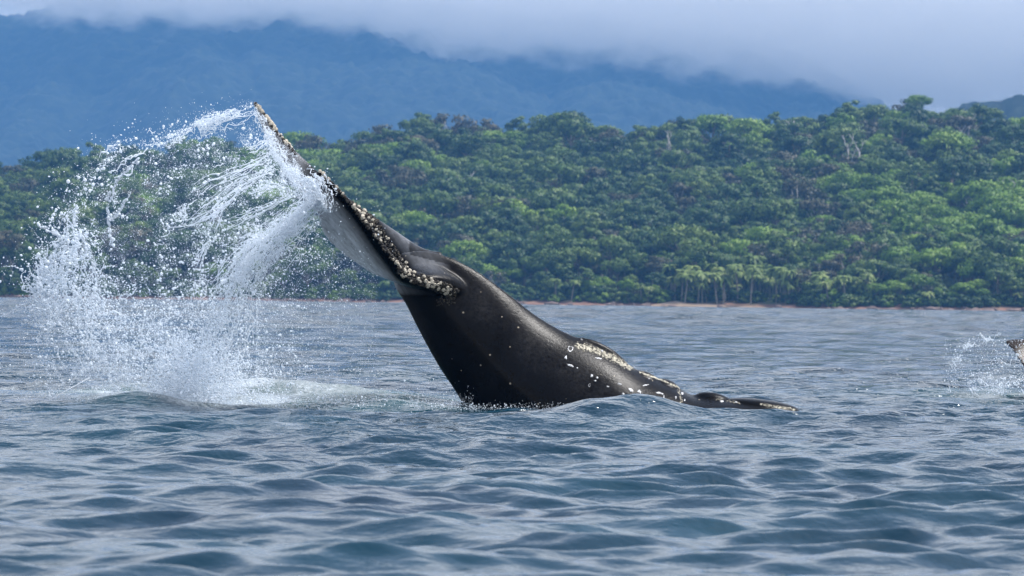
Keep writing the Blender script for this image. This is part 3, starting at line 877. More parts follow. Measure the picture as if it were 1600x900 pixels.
def whale_skin(name, brown):
    m, t, b = new_mat(name)
    tcn = t.nodes.new('ShaderNodeTexCoord'); ov = tcn.outputs['Object']
    a = t.nodes.new('ShaderNodeAttribute'); a.attribute_name = 'scuff'
    g = t.nodes.new('ShaderNodeAttribute'); g.attribute_name = 'blade'
    cb = t.nodes.new('ShaderNodeAttribute'); cb.attribute_name = 'crust'
    n = noise(t, ov, 1.7, 6, 0.6); nf = noise(t, ov, 24.0, 5, 0.7)
    base = ramp(t, n.outputs[0], [(0.3, (0.0006, 0.0007, 0.0014)), (0.7, (0.0022, 0.0026, 0.0046))] if not brown else [(0.3, (0.012, 0.009, 0.008)), (0.7, (0.035, 0.026, 0.022))])
    # brownish scuffing along the flank, broken into fine specks
    sf = math_node(t, 'MULTIPLY', a.outputs['Fac'], math_node(t, 'MULTIPLY_ADD', nf.outputs[0], 3.4, -1.15, clamp=True))
    sf = math_node(t, 'MULTIPLY', sf, math_node(t, 'MULTIPLY_ADD', n.outputs[0], 2.4, -0.6, clamp=True))
    col = mix_col(t, sf, base.outputs[0], (0.024, 0.023, 0.023))
    # greyer underside and back of the flukes with fine streaks
    mp_ = t.nodes.new('ShaderNodeMapping'); mp_.inputs['Scale'].default_value = (1.2, 5, 17)
    mr_ = t.nodes.new('ShaderNodeMapping'); mr_.inputs['Rotation'].default_value = (0, math.radians(-56), 0)
    t.links.new(ov, mr_.inputs[0]); t.links.new(mr_.outputs[0], mp_.inputs[0])
    ns = noise(t, mp_.outputs[0], 1.6, 6, 0.65)
    gs = math_node(t, 'MULTIPLY', g.outputs['Fac'], math_node(t, 'MULTIPLY_ADD', ns.outputs[0], 1.3, 0.05, clamp=True))
    col = mix_col(t, gs, col, (0.68, 0.70, 0.74))
    # cream crust of old barnacle scars along the back
    nc = noise(t, ov, 30.0, 6, 0.75)
    cf = math_node(t, 'SUBTRACT', math_node(t, 'ADD', cb.outputs['Fac'], nc.outputs[0]), 1.0)
    cf = math_node(t, 'MULTIPLY', cf, 9.0, clamp=True)
    col = mix_col(t, cf, col, (0.52, 0.48, 0.38))
    # tiny pale specks
    vr = t.nodes.new('ShaderNodeTexVoronoi'); vr.inputs['Scale'].default_value = 8.0; t.links.new(ov, vr.inputs['Vector'])
    sel = t.nodes.new('ShaderNodeSeparateColor'); t.links.new(vr.outputs['Color'], sel.inputs[0])
    sp = math_node(t, 'MULTIPLY', math_node(t, 'LESS_THAN', vr.outputs['Distance'], 0.10), math_node(t, 'GREATER_THAN', sel.outputs[0], 0.62))
    col = mix_col(t, math_node(t, 'MULTIPLY', sp, 0.8), col, (0.34, 0.29, 0.22))
    t.links.new(col, b.inputs['Base Color'])
    rr = math_node(t, 'MULTIPLY_ADD', n.outputs[0], 0.30, 0.10)
    rr = math_node(t, 'ADD', rr, math_node(t, 'MULTIPLY', cf, 0.35))
    t.links.new(rr, b.inputs['Roughness'])
    b.inputs['IOR'].default_value = 1.36; b.inputs['Specular IOR Level'].default_value = 0.13
    bp = t.nodes.new('ShaderNodeBump'); bp.inputs['Strength'].default_value = 0.6; bp.inputs['Distance'].default_value = 0.025
    hh = math_node(t, 'ADD', math_node(t, 'MULTIPLY', nf.outputs[0], 0.25), math_node(t, 'MULTIPLY', ns.outputs[0], math_node(t, 'MULTIPLY', g.outputs['Fac'], 0.6)))
    hh = math_node(t, 'ADD', hh, math_node(t, 'MULTIPLY', cf, 0.4))
    t.links.new(hh, bp.inputs['Height']); t.links.new(bp.outputs[0], b.inputs['Normal'])
    return m

BARN, bnt, bnb = new_mat("barnacle_shell")
_r = ramp(bnt, noise(bnt, bnt.nodes.new('ShaderNodeTexCoord').outputs['Object'], 20, 4).outputs[0], [(0.3, (0.22, 0.18, 0.13)), (0.7, (0.62, 0.57, 0.47))])
bnt.links.new(_r.outputs[0], bnb.inputs['Base Color']); bnb.inputs['Roughness'].default_value = 0.7
CRUST, cnt, cnb = new_mat("barnacle_crust")
_r = ramp(cnt, noise(cnt, cnt.nodes.new('ShaderNodeTexCoord').outputs['Object'], 26, 5, 0.7).outputs[0], [(0.38, (0.005, 0.004, 0.004)), (0.56, (0.030, 0.024, 0.017)), (0.72, (0.16, 0.13, 0.085))])
cnt.links.new(_r.outputs[0], cnb.inputs['Base Color']); cnb.inputs['Roughness'].default_value = 0.75
SCAR, snt, snb = new_mat("white_scar")
_r = ramp(snt, noise(snt, snt.nodes.new('ShaderNodeTexCoord').outputs['Object'], 40, 4).outputs[0], [(0.35, (0.14, 0.14, 0.15)), (0.55, (0.62, 0.62, 0.62))])
snt.links.new(_r.outputs[0], snb.inputs['Base Color']); snb.inputs['Roughness'].default_value = 0.45

def barnacle_mesh():
    vs, fs = [], []
    n = 8
    for (r_, h_) in ((1.0, -0.25), (0.86, 0.35), (0.55, 0.75), (0.36, 0.72), (0.26, 0.40)):
        for k in range(n):
            q = 2 * math.pi * k / n
            rr = r_ * (1 + 0.09 * math.cos(4 * q))
            vs.append((rr * math.cos(q), rr * math.sin(q), h_))
    for i in range(4):
        for k in range(n):
            k2 = (k + 1) % n
            fs.append((i * n + k, i * n + k2, (i + 1) * n + k2, (i + 1) * n + k))
    fs.append(tuple(4 * n + k for k in range(n)))
    return make_mesh("barnacle_shell", vs, fs, BARN)

def pix(v):
    """photo position of world points"""
    d = v - CAM
    z = d @ fwd
    return 800 + F * (d @ rgt) / z, 450 - F * (d @ upv) / z, z

NEAR_L = [(752, 492, 0.0), (712, 462, -0.28), (694, 452, -0.42), (664, 440, -0.62), (636, 430, -0.82), (616, 406, -1.02), (597, 381, -1.20), (575, 349, -1.40), (550, 316, -1.56), (523, 286, -1.67), (498, 263, -1.74)]
NEAR_T = [(708, 440, 0.10), (655, 402, 0.02), (630, 408, -0.02), (618, 430, -0.10), (604, 433, -0.25), (582, 427, -0.40), (554, 410, -0.58), (527, 390, -0.80), (505, 367, -1.06), (496, 338, -1.36), (492, 285, -1.70)]
FAR_L = [(700, 410, 0.10), (664, 392, 0.28), (612, 357, 0.68), (562, 323, 1.02), (525, 293, 1.30), (490, 262, 1.52), (455, 228, 1.68), (424, 190, 1.78), (399, 157, 1.84)]
FAR_T = [(650, 410, 0.06), (615, 415, 0.2), (578, 402, 0.42), (540, 374, 0.70), (505, 340, 0.98), (470, 302, 1.26), (437, 262, 1.50), (412, 212, 1.70), (393, 160, 1.84)]

def build_whale():
    D = [(628, 394), (664, 391), (704, 401), (745, 422), (792, 456), (838, 492), (880, 517), (922, 535), (962, 556), (1004, 582), (1048, 600), (1088, 619), (1140, 624), (1200, 629), (1246, 641), (1330, 700)]
    V = [(612, 430), (616, 448), (634, 478), (656, 522), (684, 572), (712, 614), (742, 662), (790, 716), (842, 762), (900, 800), (962, 826), (1030, 842), (1100, 846), (1180, 836), (1262, 800), (1330, 740)]
    Wd = [0.17, 0.20, 0.26, 0.34, 0.45, 0.56, 0.66, 0.76, 0.85, 0.92, 0.96, 0.96, 0.92, 0.8, 0.6, 0.25]
    n = 90
    Dp = catmull([P(x, y) for x, y in D], n); Vp = catmull([P(x, y) for x, y in V], n)
    wl = np.interp(np.linspace(0, 1, n), np.linspace(0, 1, len(Wd)), Wd)
    rings = []
    for i in range(n):
        s = i / n
        c = Dp[i] * 0.46 + Vp[i] * 0.54
        ring = []
        for q in np.linspace(0, 2 * math.pi, 64, endpoint=False):
            cq, sq = math.cos(q), math.sin(q)
            ax = (Dp[i] - c) if cq > 0 else (c - Vp[i])
            g = 0.60 * max(0.25, 1 - 1.1 * s)
            u = (q % (math.pi / 2)) / (math.pi / 2)
            if int(q // (math.pi / 2)) % 2: u = 1 - u
            dv = (1 - g) * abs(cq) + g * (1 - u); la = (1 - g) * abs(sq) + g * u
            ring.append(c + ax * dv * (1 if cq > 0 else -1) + np.array([0, 1.0, 0]) * wl[i] * la * (1 if sq > 0 else -1))
        rings.append(ring)
    body = ring_loft(rings)
    nb, nL, nT = blade(NEAR_L, NEAR_T, [0.30, 0.34, 0.30, 0.24, 0.20, 0.18, 0.16, 0.14, 0.12, 0.10, 0.07], camber=0.0)
    fb, fL, fT = blade(FAR_L, FAR_T, [0.30, 0.24, 0.20, 0.17, 0.15, 0.13, 0.11, 0.09, 0.06])
    bd = P(975, 570) - P(910, 532)
    bumps = [ellipsoid(P(938, 561), 0.46, 0.10, 0.20, bd), ellipsoid(P(955, 567), 0.26, 0.08, 0.15, P(972, 566) - P(944, 545)),
             ellipsoid(P(1012, 594), 0.2, 0.16, 0.10, bd), ellipsoid(P(1045, 606), 0.18, 0.16, 0.10, bd),
             ellipsoid(P(1113, 628), 0.27, 0.14, 0.13, P(1150, 632) - P(1110, 625)), ellipsoid(P(1096, 628), 0.14, 0.12, 0.11, P(1150, 632) - P(1110, 625)),
             ellipsoid(P(1190, 634), 0.5, 0.25, 0.09, P(1240, 640) - P(1150, 629))]
    skin = whale_skin("whale_skin", False)
    me = remeshed("humpback_skin", [body, nb, fb] + bumps, 0.022, 14, skin)
    co = np.empty(len(me.vertices) * 3, np.float32); me.vertices.foreach_get('co', co); co = co.reshape(-1, 3).astype(float)
    px, py, dz = pix(co)
    # where the skin is scuffed, where it is fluke, where cream crust sits (all bound to the body)
    scuff = np.exp(-((py - (432 + (px - 690) * 0.74)) / 40) ** 2) * np.clip((px - 690) / 60, 0, 1) * np.clip((1040 - px) / 60, 0, 1)
    scuff = np.maximum(scuff, np.exp(-((px - 940) / 60) ** 2 - ((py - 585) / 40) ** 2))
    bl = np.clip((705 - px) / 30, 0, 1) * np.clip((462 - (py - 0)) / 20, 0, 1)
    bl *= np.where((px > 640) & (py < 398 + np.clip(px - 640, 0, 99) * 0.25), 0.3, 1)
    nl2 = catmull(np.array(NEAR_L)[1:, :2], 120)
    dl = np.min(np.hypot(px[:, None] - nl2[None, ::3, 0], py[:, None] - nl2[None, ::3, 1]), axis=1)
    bl *= np.clip((dl - 13) / 24.0, 0.0, 1.0)
    vn = np.empty(len(co) * 3, np.float32); me.vertices.foreach_get('normal', vn); vn = vn.reshape(-1, 3)
    bl *= 0.30 + 0.70 * np.clip(0.55 - 1.6 * vn[:, 2], 0, 1)          # the underside is the paler one
    crust = np.zeros(len(co))
    def stroke(pts, w, val):
        nonlocal crust
        pts = np.array(pts, float)
        for a, b in zip(pts[:-1], pts[1:]):
            ab = b - a; t_ = np.clip(((px - a[0]) * ab[0] + (py - a[1]) * ab[1]) / (ab @ ab), 0, 1)
            d = np.hypot(px - a[0] - t_ * ab[0], py - a[1] - t_ * ab[1])
            crust = np.maximum(crust, val * np.exp(-(d / w) ** 2))
    stroke([(905, 540), (930, 547), (955, 558), (985, 574)], 13, 0.575)
    stroke([(900, 553), (925, 572), (945, 592)], 14, 0.42)
    stroke([(1000, 582), (1030, 592), (1062, 606)], 3.5, 0.60)
    stroke([(1060, 610), (1065, 625), (1060, 634)], 6, 0.52)
    stroke([(1120, 624), (1155, 629)], 6, 0.50)
    stroke([(1190, 632), (1240, 640)], 6, 0.55)
    crust = np.where(dz < WD + 0.4, crust, 0)
    float_attr(me, 'scuff', scuff); float_attr(me, 'blade', bl); float_attr(me, 'crust', crust)
    e = bpy.data.objects.new("humpback_whale", None); C.objects.link(e)
    e.location = tuple(P(840, 640)); e.empty_display_size = 0.5
    tag(e, "black humpback whale lifting its barnacled flukes out of the sea", 'whale')
    def child(name, mesh):
        o = link(name, mesh, e); o.matrix_parent_inverse = Matrix.Translation(-Vector(e.location)); return o
    child("body", me)
    bvh = BVHTree.FromPolygons([Vector(c) for c in co], [tuple(p.vertices) for p in me.polygons])
    cv = Vector(CAM)
    def hit(x, y):
        tgt = Vector(P(x, y)); d = (tgt - cv).normalized()
        loc, nrm, _, _ = bvh.ray_cast(cv, d)
        return loc, nrm
    # barnacles: the larger ones singly, the small crust between them as one part
    bmsh = barnacle_mesh()
    rr = random.Random(9)
    nLp = catmull(np.array(NEAR_L)[1:, :2], 200); fLp = catmull(np.array(FAR_L)[:, :2], 200)
    spots = []
    def along(poly, a, b, cnt, wlo, whi, smin, smax):
        for _ in range(cnt):
            i = int(rr.uniform(a, b) * 199); p = poly[i]; q = poly[min(199, i + 1)] - poly[max(0, i - 1)]; q = q / np.linalg.norm(q)
            nn = np.array([-q[1], q[0]])
            w = rr.uniform(wlo, whi)
            spots.append((p + nn * w, rr.uniform(smin, smax)))
    along(nLp, 0.66, 1.0, 50, -3, 15, 0.016, 0.034)
    along(nLp, 0.36, 0.70, 26, -2, 13, 0.014, 0.036)
    along(nLp, 0.02, 0.34, 48, -6, 9, 0.016, 0.036)
    along(fLp, 0.74, 1.0, 40, -4, 12, 0.016, 0.036)
    crust_parts = []
    nbig = 0
    def seat(loc, nrm, s, twist):
        z = nrm.normalized(); x = z.orthogonal().normalized(); y = z.cross(x)
        R = Matrix((x, y, z)).transposed().to_4x4()
        return Matrix.Translation(loc) @ R @ Matrix.Rotation(twist, 4, 'Z') @ Matrix.Diagonal((s, s, s, 1))
    for (p, s) in spots:
        sgn = 1
        loc, nrm = hit(p[0], p[1])
        if loc is None:
            loc, nrm, _, dd = bvh.find_nearest(Vector(P(p[0], p[1], -1.4 if p[0] > 480 else 1.75)))
            if dd > 0.15: continue
        o = link("barnacle", bmsh, e); o.matrix_parent_inverse = Matrix.Translation(-Vector(e.location))
        o.matrix_basis = seat(loc, nrm, s, rr.uniform(0, 6))
        nbig += 1
    lump = bmesh.new(); bmesh.ops.create_icosphere(lump, subdivisions=1, radius=1)
    lv = [v.co.copy() for v in lump.verts]; lf = [tuple(v.index for v in f.verts) for f in lump.faces]; lump.free()
    cspots = []
    spots = []
    along(nLp, 0.62, 0.97, 700, -6, 17, 0.006, 0.018); along(nLp, 0.34, 0.66, 260, -4, 14, 0.008, 0.020); along(nLp, 0.0, 0.36, 420, -8, 10, 0.007, 0.018)
    along(fLp, 0.72, 1.0, 460, -5, 13, 0.006, 0.018)
    for _ in range(70):
        spots.append((np.array([rr.uniform(682, 712), rr.uniform(455, 478)]), rr.uniform(0.006, 0.014)))
    for (p, s) in spots:
        loc, nrm = hit(p[0], p[1])
        if loc is None: continue
        Mx = seat(loc, nrm, 1, rr.uniform(0, 6)) @ Matrix.Diagonal((s * rr.uniform(.8, 1.5), s, s * rr.uniform(0.7, 1.5), 1))
        crust_parts.append(([np.array(Mx @ v) for v in lv], lf))
    v, f = merge(crust_parts)
    o = child("barnacle_crust", make_mesh("barnacle_crust", v, f, CRUST)); o['kind'] = 'stuff'
    # white scars: raised skin marks, each its own piece
    scars = [(891, 545, 5.0, 5.0, 0, 1), (884, 558, 2.3, 3.0, 0, 0), (891, 571, 5.2, 2.0, 25, 0), (925, 587, 2.6, 2.6, 0, 0), (933, 590, 2.4, 2.0, 0, 0), (930, 595, 2.0, 1.4, 20, 0),
             (950, 604, 3.5, 1.3, 15, 0), (968, 600, 4.6, 1.9, 15, 0), (986, 610, 5.0, 2.6, 38, 0), (999, 612, 3.4, 2.4, 60, 0), (973, 615, 3.0, 2.0, 0, 0), (1009, 602, 4.8, 1.7, -12, 0),
             (1024, 627, 3.6, 1.9, 18, 0), (1030, 614, 7.5, 1.8, 18, 0), (1037, 620, 1.6, 4.0, 0, 0), (1052, 630, 3.0, 2.2, 0, 0), (1066, 615, 2.2, 2.0, 0, 0), (909, 530, 2.0, 2.0, 0, 1), (935, 560, 5.0, 1.6, 8, 0),
             (1014, 592, 2.0, 1.4, 0, 0), (1150, 628, 2.5, 1.5, 0, 0), (1128, 627, 3.0, 1.5, 0, 0), (1056, 621, 1.8, 3.2, 10, 0), (1070, 625, 1.6, 1.6, 0, 0), (921, 602, 2.6, 2.6, 0, 1), (941, 548, 2.4, 1.6, 0, 0), (902, 575, 1.6, 1.2, 0, 0)]
    for (x, y, a, b, rot, ringed) in scars:
        f_ = rr.uniform(0.62, 0.95); a *= f_; b *= f_
        n_ = 14; c_, s_ = math.cos(math.radians(rot)), math.sin(math.radians(rot))
        outer, inner = [], []
        for k in range(n_):
            q = 2 * math.pi * k / n_; j = 1 + rr.uniform(-0.48, 0.42)
            for lst, kk in ((outer, 1.0), (inner, 0.72 if ringed else 0.5)):
                dx, dy = a * kk * j * math.cos(q), b * kk * j * math.sin(q)
                loc, nrm = hit(x + dx * c_ - dy * s_, y + dx * s_ + dy * c_)
                lst.append(None if loc is None else np.array(loc + nrm * (0.0015 if kk == 1.0 else 0.006)))
        if any(q is None for q in outer + inner): continue
        vs = outer + inner
        fs = [(k, (k + 1) % n_, n_ + (k + 1) % n_, n_ + k) for k in range(n_)]
        if not ringed:
            loc, nrm = hit(x, y); vs.append(np.array(loc + nrm * 0.007)); fs += [(n_ + k, n_ + (k + 1) % n_, 2 * n_) for k in range(n_)]
        else:
            back = [p - np.array([0, -0.004, 0]) for p in inner]
            vs = vs + back; fs += [(n_ + k, n_ + (k + 1) % n_, 2 * n_ + (k + 1) % n_, 2 * n_ + k) for k in range(n_)]
        child("scar", make_mesh("scar_skin", vs, fs, SCAR))
    return bvh
WBVH = build_whale()

def second_whale():
    base = WD + 8
    Lr = [(1571, 533, 0.0), (1590, 531, 0.05), (1620, 532, 0.15), (1665, 540, 0.3), (1720, 562, 0.5), (1775, 600, 0.6), (1820, 660, 0.7)]
    Tr = [(1571.5, 536, -0.1), (1586, 553, -0.3), (1601, 575, -0.45), (1630, 604, -0.5), (1670, 640, -0.4), (1720, 680, -0.2), (1780, 720, 0)]
    bl, _, _ = blade(Lr, Tr, [0.05, 0.10, 0.14, 0.2, 0.5, 0.9, 1.2], base=base)
    skin = whale_skin("brown_whale_skin", True)
    me = remeshed("fluke_skin", [bl], 0.025, 4, skin)
    float_attr(me, 'scuff', np.full(len(me.vertices), 0.2)); float_attr(me, 'blade', np.full(len(me.vertices), 0.0)); float_attr(me, 'crust', np.full(len(me.vertices), 0.0))
    o = link("humpback_whale", me)
    tag(o, "second whale's brown fluke tip at the right edge above its own splash", 'whale')
second_whale()

# ------------------------------------------------------------------ splashes
SPRAY, st_, sb = new_mat("white_water")
sb.inputs['Base Color'].default_value = (0.88, 0.92, 0.96, 1)
sb.inputs['Roughness'].default_value = 0.10
sb.inputs['IOR'].default_value = 1.333
_tr = st_.nodes.new('ShaderNodeBsdfTranslucent'); _tr.inputs[0].default_value = (0.90, 0.94, 0.98, 1)
_ms = st_.nodes.new('ShaderNodeMixShader'); _ms.inputs[0].default_value = 0.45
st_.links.new(sb.outputs[0], _ms.inputs[1]); st_.links.new(_tr.outputs[0], _ms.inputs[2])
st_.links.new(_ms.outputs[0], st_.nodes['Material Output'].inputs['Surface'])

def poly_at(poly, s):
    poly = np.asarray(poly, float)
    seg = np.concatenate([[0], np.cumsum(np.linalg.norm(np.diff(poly[:, :2], axis=0), axis=1))]); seg /= seg[-1]
    return np.stack([np.interp(s, seg, poly[:, k]) for k in range(poly.shape[1])], -1)

class Spray:
    def __init__(self): self.p = []; self.r = []; self.tv = []; self.tf = []; self.no = 0
    def drops(self, px, py, dep, r):
        self.p.append(np.stack([px, py, dep], -1)); self.r.append(r)
    def strand(self, pts, r):
        """pts (n,3) in photo position + depth, r in photo pixels"""
        n = len(pts); w = P(pts[:, 0], pts[:, 1], pts[:, 2], base=self.base); rad = np.asarray(r) / 119.0
        sides = 5
        tn = np.gradient(w, axis=0); tn /= (np.linalg.norm(tn, axis=1)[:, None] + 1e-9)
        ref = np.array([0.2, 1.0, 0.1]); n1 = np.cross(tn, ref); n1 /= (np.linalg.norm(n1, axis=1)[:, None] + 1e-9); n2 = np.cross(tn, n1)
        q = np.linspace(0, 2 * np.pi, sides, endpoint=False)
        v = w[:, None, :] + rad[:, None, None] * (np.cos(q)[None, :, None] * n1[:, None, :] + np.sin(q)[None, :, None] * n2[:, None, :])
        i = np.arange(n - 1)[:, None] * sides + np.arange(sides)[None, :]
        j = np.arange(n - 1)[:, None] * sides + (np.arange(sides)[None, :] + 1) % sides
        f = np.stack([i, j, j + sides, i + sides], -1).reshape(-1, 4) + self.no
        self.tv.append(v.reshape(-1, 3)); self.tf.append(f); self.no += n * sides

def rad_law(n, lo, hi, pw):
    u = rng.uniform(0, 1, n)
    return np.clip(lo * (1 - u) ** (-pw), lo, hi)

def wiggle(n, amp, scale):
    m = max(3, int(n / scale) + 2)
    return np.interp(np.linspace(0, m - 1, n), np.arange(m), rng.normal(0, amp, m))

def beads(n, r):
    base = np.sin(np.linspace(0.05, 0.97, n) * np.pi) ** 0.6
    return r * base * (0.45 + np.abs(wiggle(n, 0.55, 2.2))) + 0.12

def clumps(n, u, v, lo=0.50, pw=2.0):
    """keep only part of the drops, so that they gather in streaks and leave holes"""
    f = vnoise(u + 3.1, v + 7.7, 40) * 0.6 + vnoise(u * 2.3, v * 2.3, 41) * 0.4
    return rng.uniform(0, 1, n) < np.clip((f - lo * 0.6) / 0.5, 0.04, 1) ** pw

def stream(S, poly, w0, w1, ndrop, nstrand, rlo, rhi, pw, dep_w, slen=(0.1, 0.3), sr=(0.7, 1.8), wig=3.0, bias=1.0):
    """water flying along a path: droplets and stretched ligaments"""
    s = rng.uniform(0, 1, ndrop) ** bias
    c = poly_at(poly, s); w = w0 + (w1 - w0) * s
    off = rng.normal(0, 0.5, ndrop) * w
    d = poly_at(poly, np.clip(s + 0.02, 0, 1)) - poly_at(poly, np.clip(s - 0.02, 0, 1)); ln = np.hypot(d[:, 0], d[:, 1]) + 1e-6
    nx, ny = -d[:, 1] / ln, d[:, 0] / ln
    tot = np.sum(np.linalg.norm(np.diff(np.asarray(poly, float)[:, :2], axis=0), axis=1))
    kp = clumps(ndrop, s * tot / 42.0, off / 6.5)
    S.drops((c[:, 0] + nx * off)[kp], (c[:, 1] + ny * off)[kp], (c[:, 2] + rng.normal(0, dep_w, ndrop))[kp], rad_law(ndrop, rlo, rhi, pw)[kp])
    for _ in range(nstrand):
        a = rng.uniform(0, 1) ** bias; L_ = rng.uniform(*slen); n = 16
        ss = np.clip(np.linspace(a, a + L_, n), 0, 1)
        if ss[-1] - ss[0] < 0.02: continue
        c = poly_at(poly, ss); d = np.gradient(c[:, :2], axis=0); ln = np.hypot(d[:, 0], d[:, 1]) + 1e-6
        o = rng.normal(0, 0.45) * (w0 + (w1 - w0) * ss) + wiggle(n, wig, 4)
        pts = c.copy(); pts[:, 0] += -d[:, 1] / ln * o; pts[:, 1] += d[:, 0] / ln * o; pts[:, 2] += rng.normal(0, dep_w)
        S.strand(pts, beads(n, rng.uniform(*sr)))

def webs(S, poly, width, count, length, sr, dep_w, down=0.6, curl=0.35):
    """ragged ligaments that wander from points in a curtain"""
    for _ in range(count):
        s = rng.uniform(0, 1); c = poly_at(poly, np.array([s]))[0]
        x = c[0] + rng.normal(0, 0.5) * width; y = c[1] + rng.normal(0, 0.5) * width * 0.6
        z = c[2] + rng.normal(0, dep_w)
        ang = rng.normal(np.pi / 2 * down, 0.9) + (np.pi if rng.random() < 0.5 else 0)
        ln_ = rng.uniform(*length); n = int(ln_ / 0.9) + 6; st = ln_ / n
        rw = rng.normal(0, curl * 0.45, n).cumsum() + ang
        xs = x + np.cumsum(np.cos(rw)) * st; ys = y + np.cumsum(np.sin(rw)) * st
        m = rng.uniform(*sr); taper = np.linspace(1, 0.35, n) * (0.35 + np.abs(wiggle(n, 0.6, 3)))
        k = rng.random(n) < 0.86
        S.drops((xs + rng.normal(0, 0.45, n))[k], (ys + rng.normal(0, 0.45, n))[k], (z + rng.normal(0, 0.01, n))[k], np.maximum(0.35, (m * taper * rng.uniform(0.6, 1.3, n)))[k])
        q = rng.integers(2, 7)
        S.drops(xs[-1] + rng.normal(0, 5, q), ys[-1] + rng.normal(0, 5, q), np.full(q, z), rng.uniform(0.5, 1.7, q))

def finish(S, name, label):
    p = np.concatenate(S.p); r = np.concatenate(S.r)
    w = P(p[:, 0], p[:, 1], p[:, 2], base=S.base)
    keep = (w[:, 2] > -0.05); w = w[keep]; r = r[keep] / 119.0
    tv = np.concatenate(S.tv); tf = np.concatenate(S.tf)
    o = link(name, make_mesh("splash_ligaments", tv, tf, SPRAY))
    tag(o, label, 'splash', kind='stuff')
    me = bpy.data.meshes.new("droplets")
    me.vertices.add(len(w)); me.vertices.foreach_set('co', w.astype(np.float32).ravel())
    sc = np.stack([r * rng.uniform(0.75, 1.3, len(r)), r, r * rng.uniform(0.8, 1.6, len(r))], -1)
    a = me.attributes.new('size', 'FLOAT_VECTOR', 'POINT'); a.data.foreach_set('vector', sc.astype(np.float32).ravel())
    a = me.attributes.new('turn', 'FLOAT_VECTOR', 'POINT'); a.data.foreach_set('vector', rng.uniform(0, 6.28, (len(r), 3)).astype(np.float32).ravel())
    me.materials.append(SPRAY)
    d = link("droplets", me, o); d['kind'] = 'stuff'
    ng = bpy.data.node_groups.get("droplet_nodes")
    if ng is None:
        ng = bpy.data.node_groups.new("droplet_nodes", 'GeometryNodeTree')
        ng.interface.new_socket("Geometry", in_out='INPUT', socket_type='NodeSocketGeometry')
        ng.interface.new_socket("Geometry", in_out='OUTPUT', socket_type='NodeSocketGeometry')
        gi = ng.nodes.new('NodeGroupInput'); go = ng.nodes.new('NodeGroupOutput')
        ic = ng.nodes.new('GeometryNodeMeshIcoSphere'); ic.inputs['Radius'].default_value = 1.0; ic.inputs['Subdivisions'].default_value = 1
        ss = ng.nodes.new('GeometryNodeSetShadeSmooth'); ng.links.new(ic.outputs[0], ss.inputs[0])
        sm = ng.nodes.new('GeometryNodeSetMaterial'); sm.inputs['Material'].default_value = SPRAY; ng.links.new(ss.outputs[0], sm.inputs[0])
        ip = ng.nodes.new('GeometryNodeInstanceOnPoints')
        ng.links.new(gi.outputs[0], ip.inputs['Points']); ng.links.new(sm.outputs[0], ip.inputs['Instance'])
        for nm, sock in (('size', 'Scale'), ('turn', 'Rotation')):
            na = ng.nodes.new('GeometryNodeInputNamedAttribute'); na.data_type = 'FLOAT_VECTOR'; na.inputs['Name'].default_value = nm
            ng.links.new(na.outputs['Attribute'], ip.inputs[sock])
        ng.links.new(ip.outputs[0], go.inputs[0])
    md = d.modifiers.new("droplet_nodes", 'NODES'); md.node_group = ng
    return o

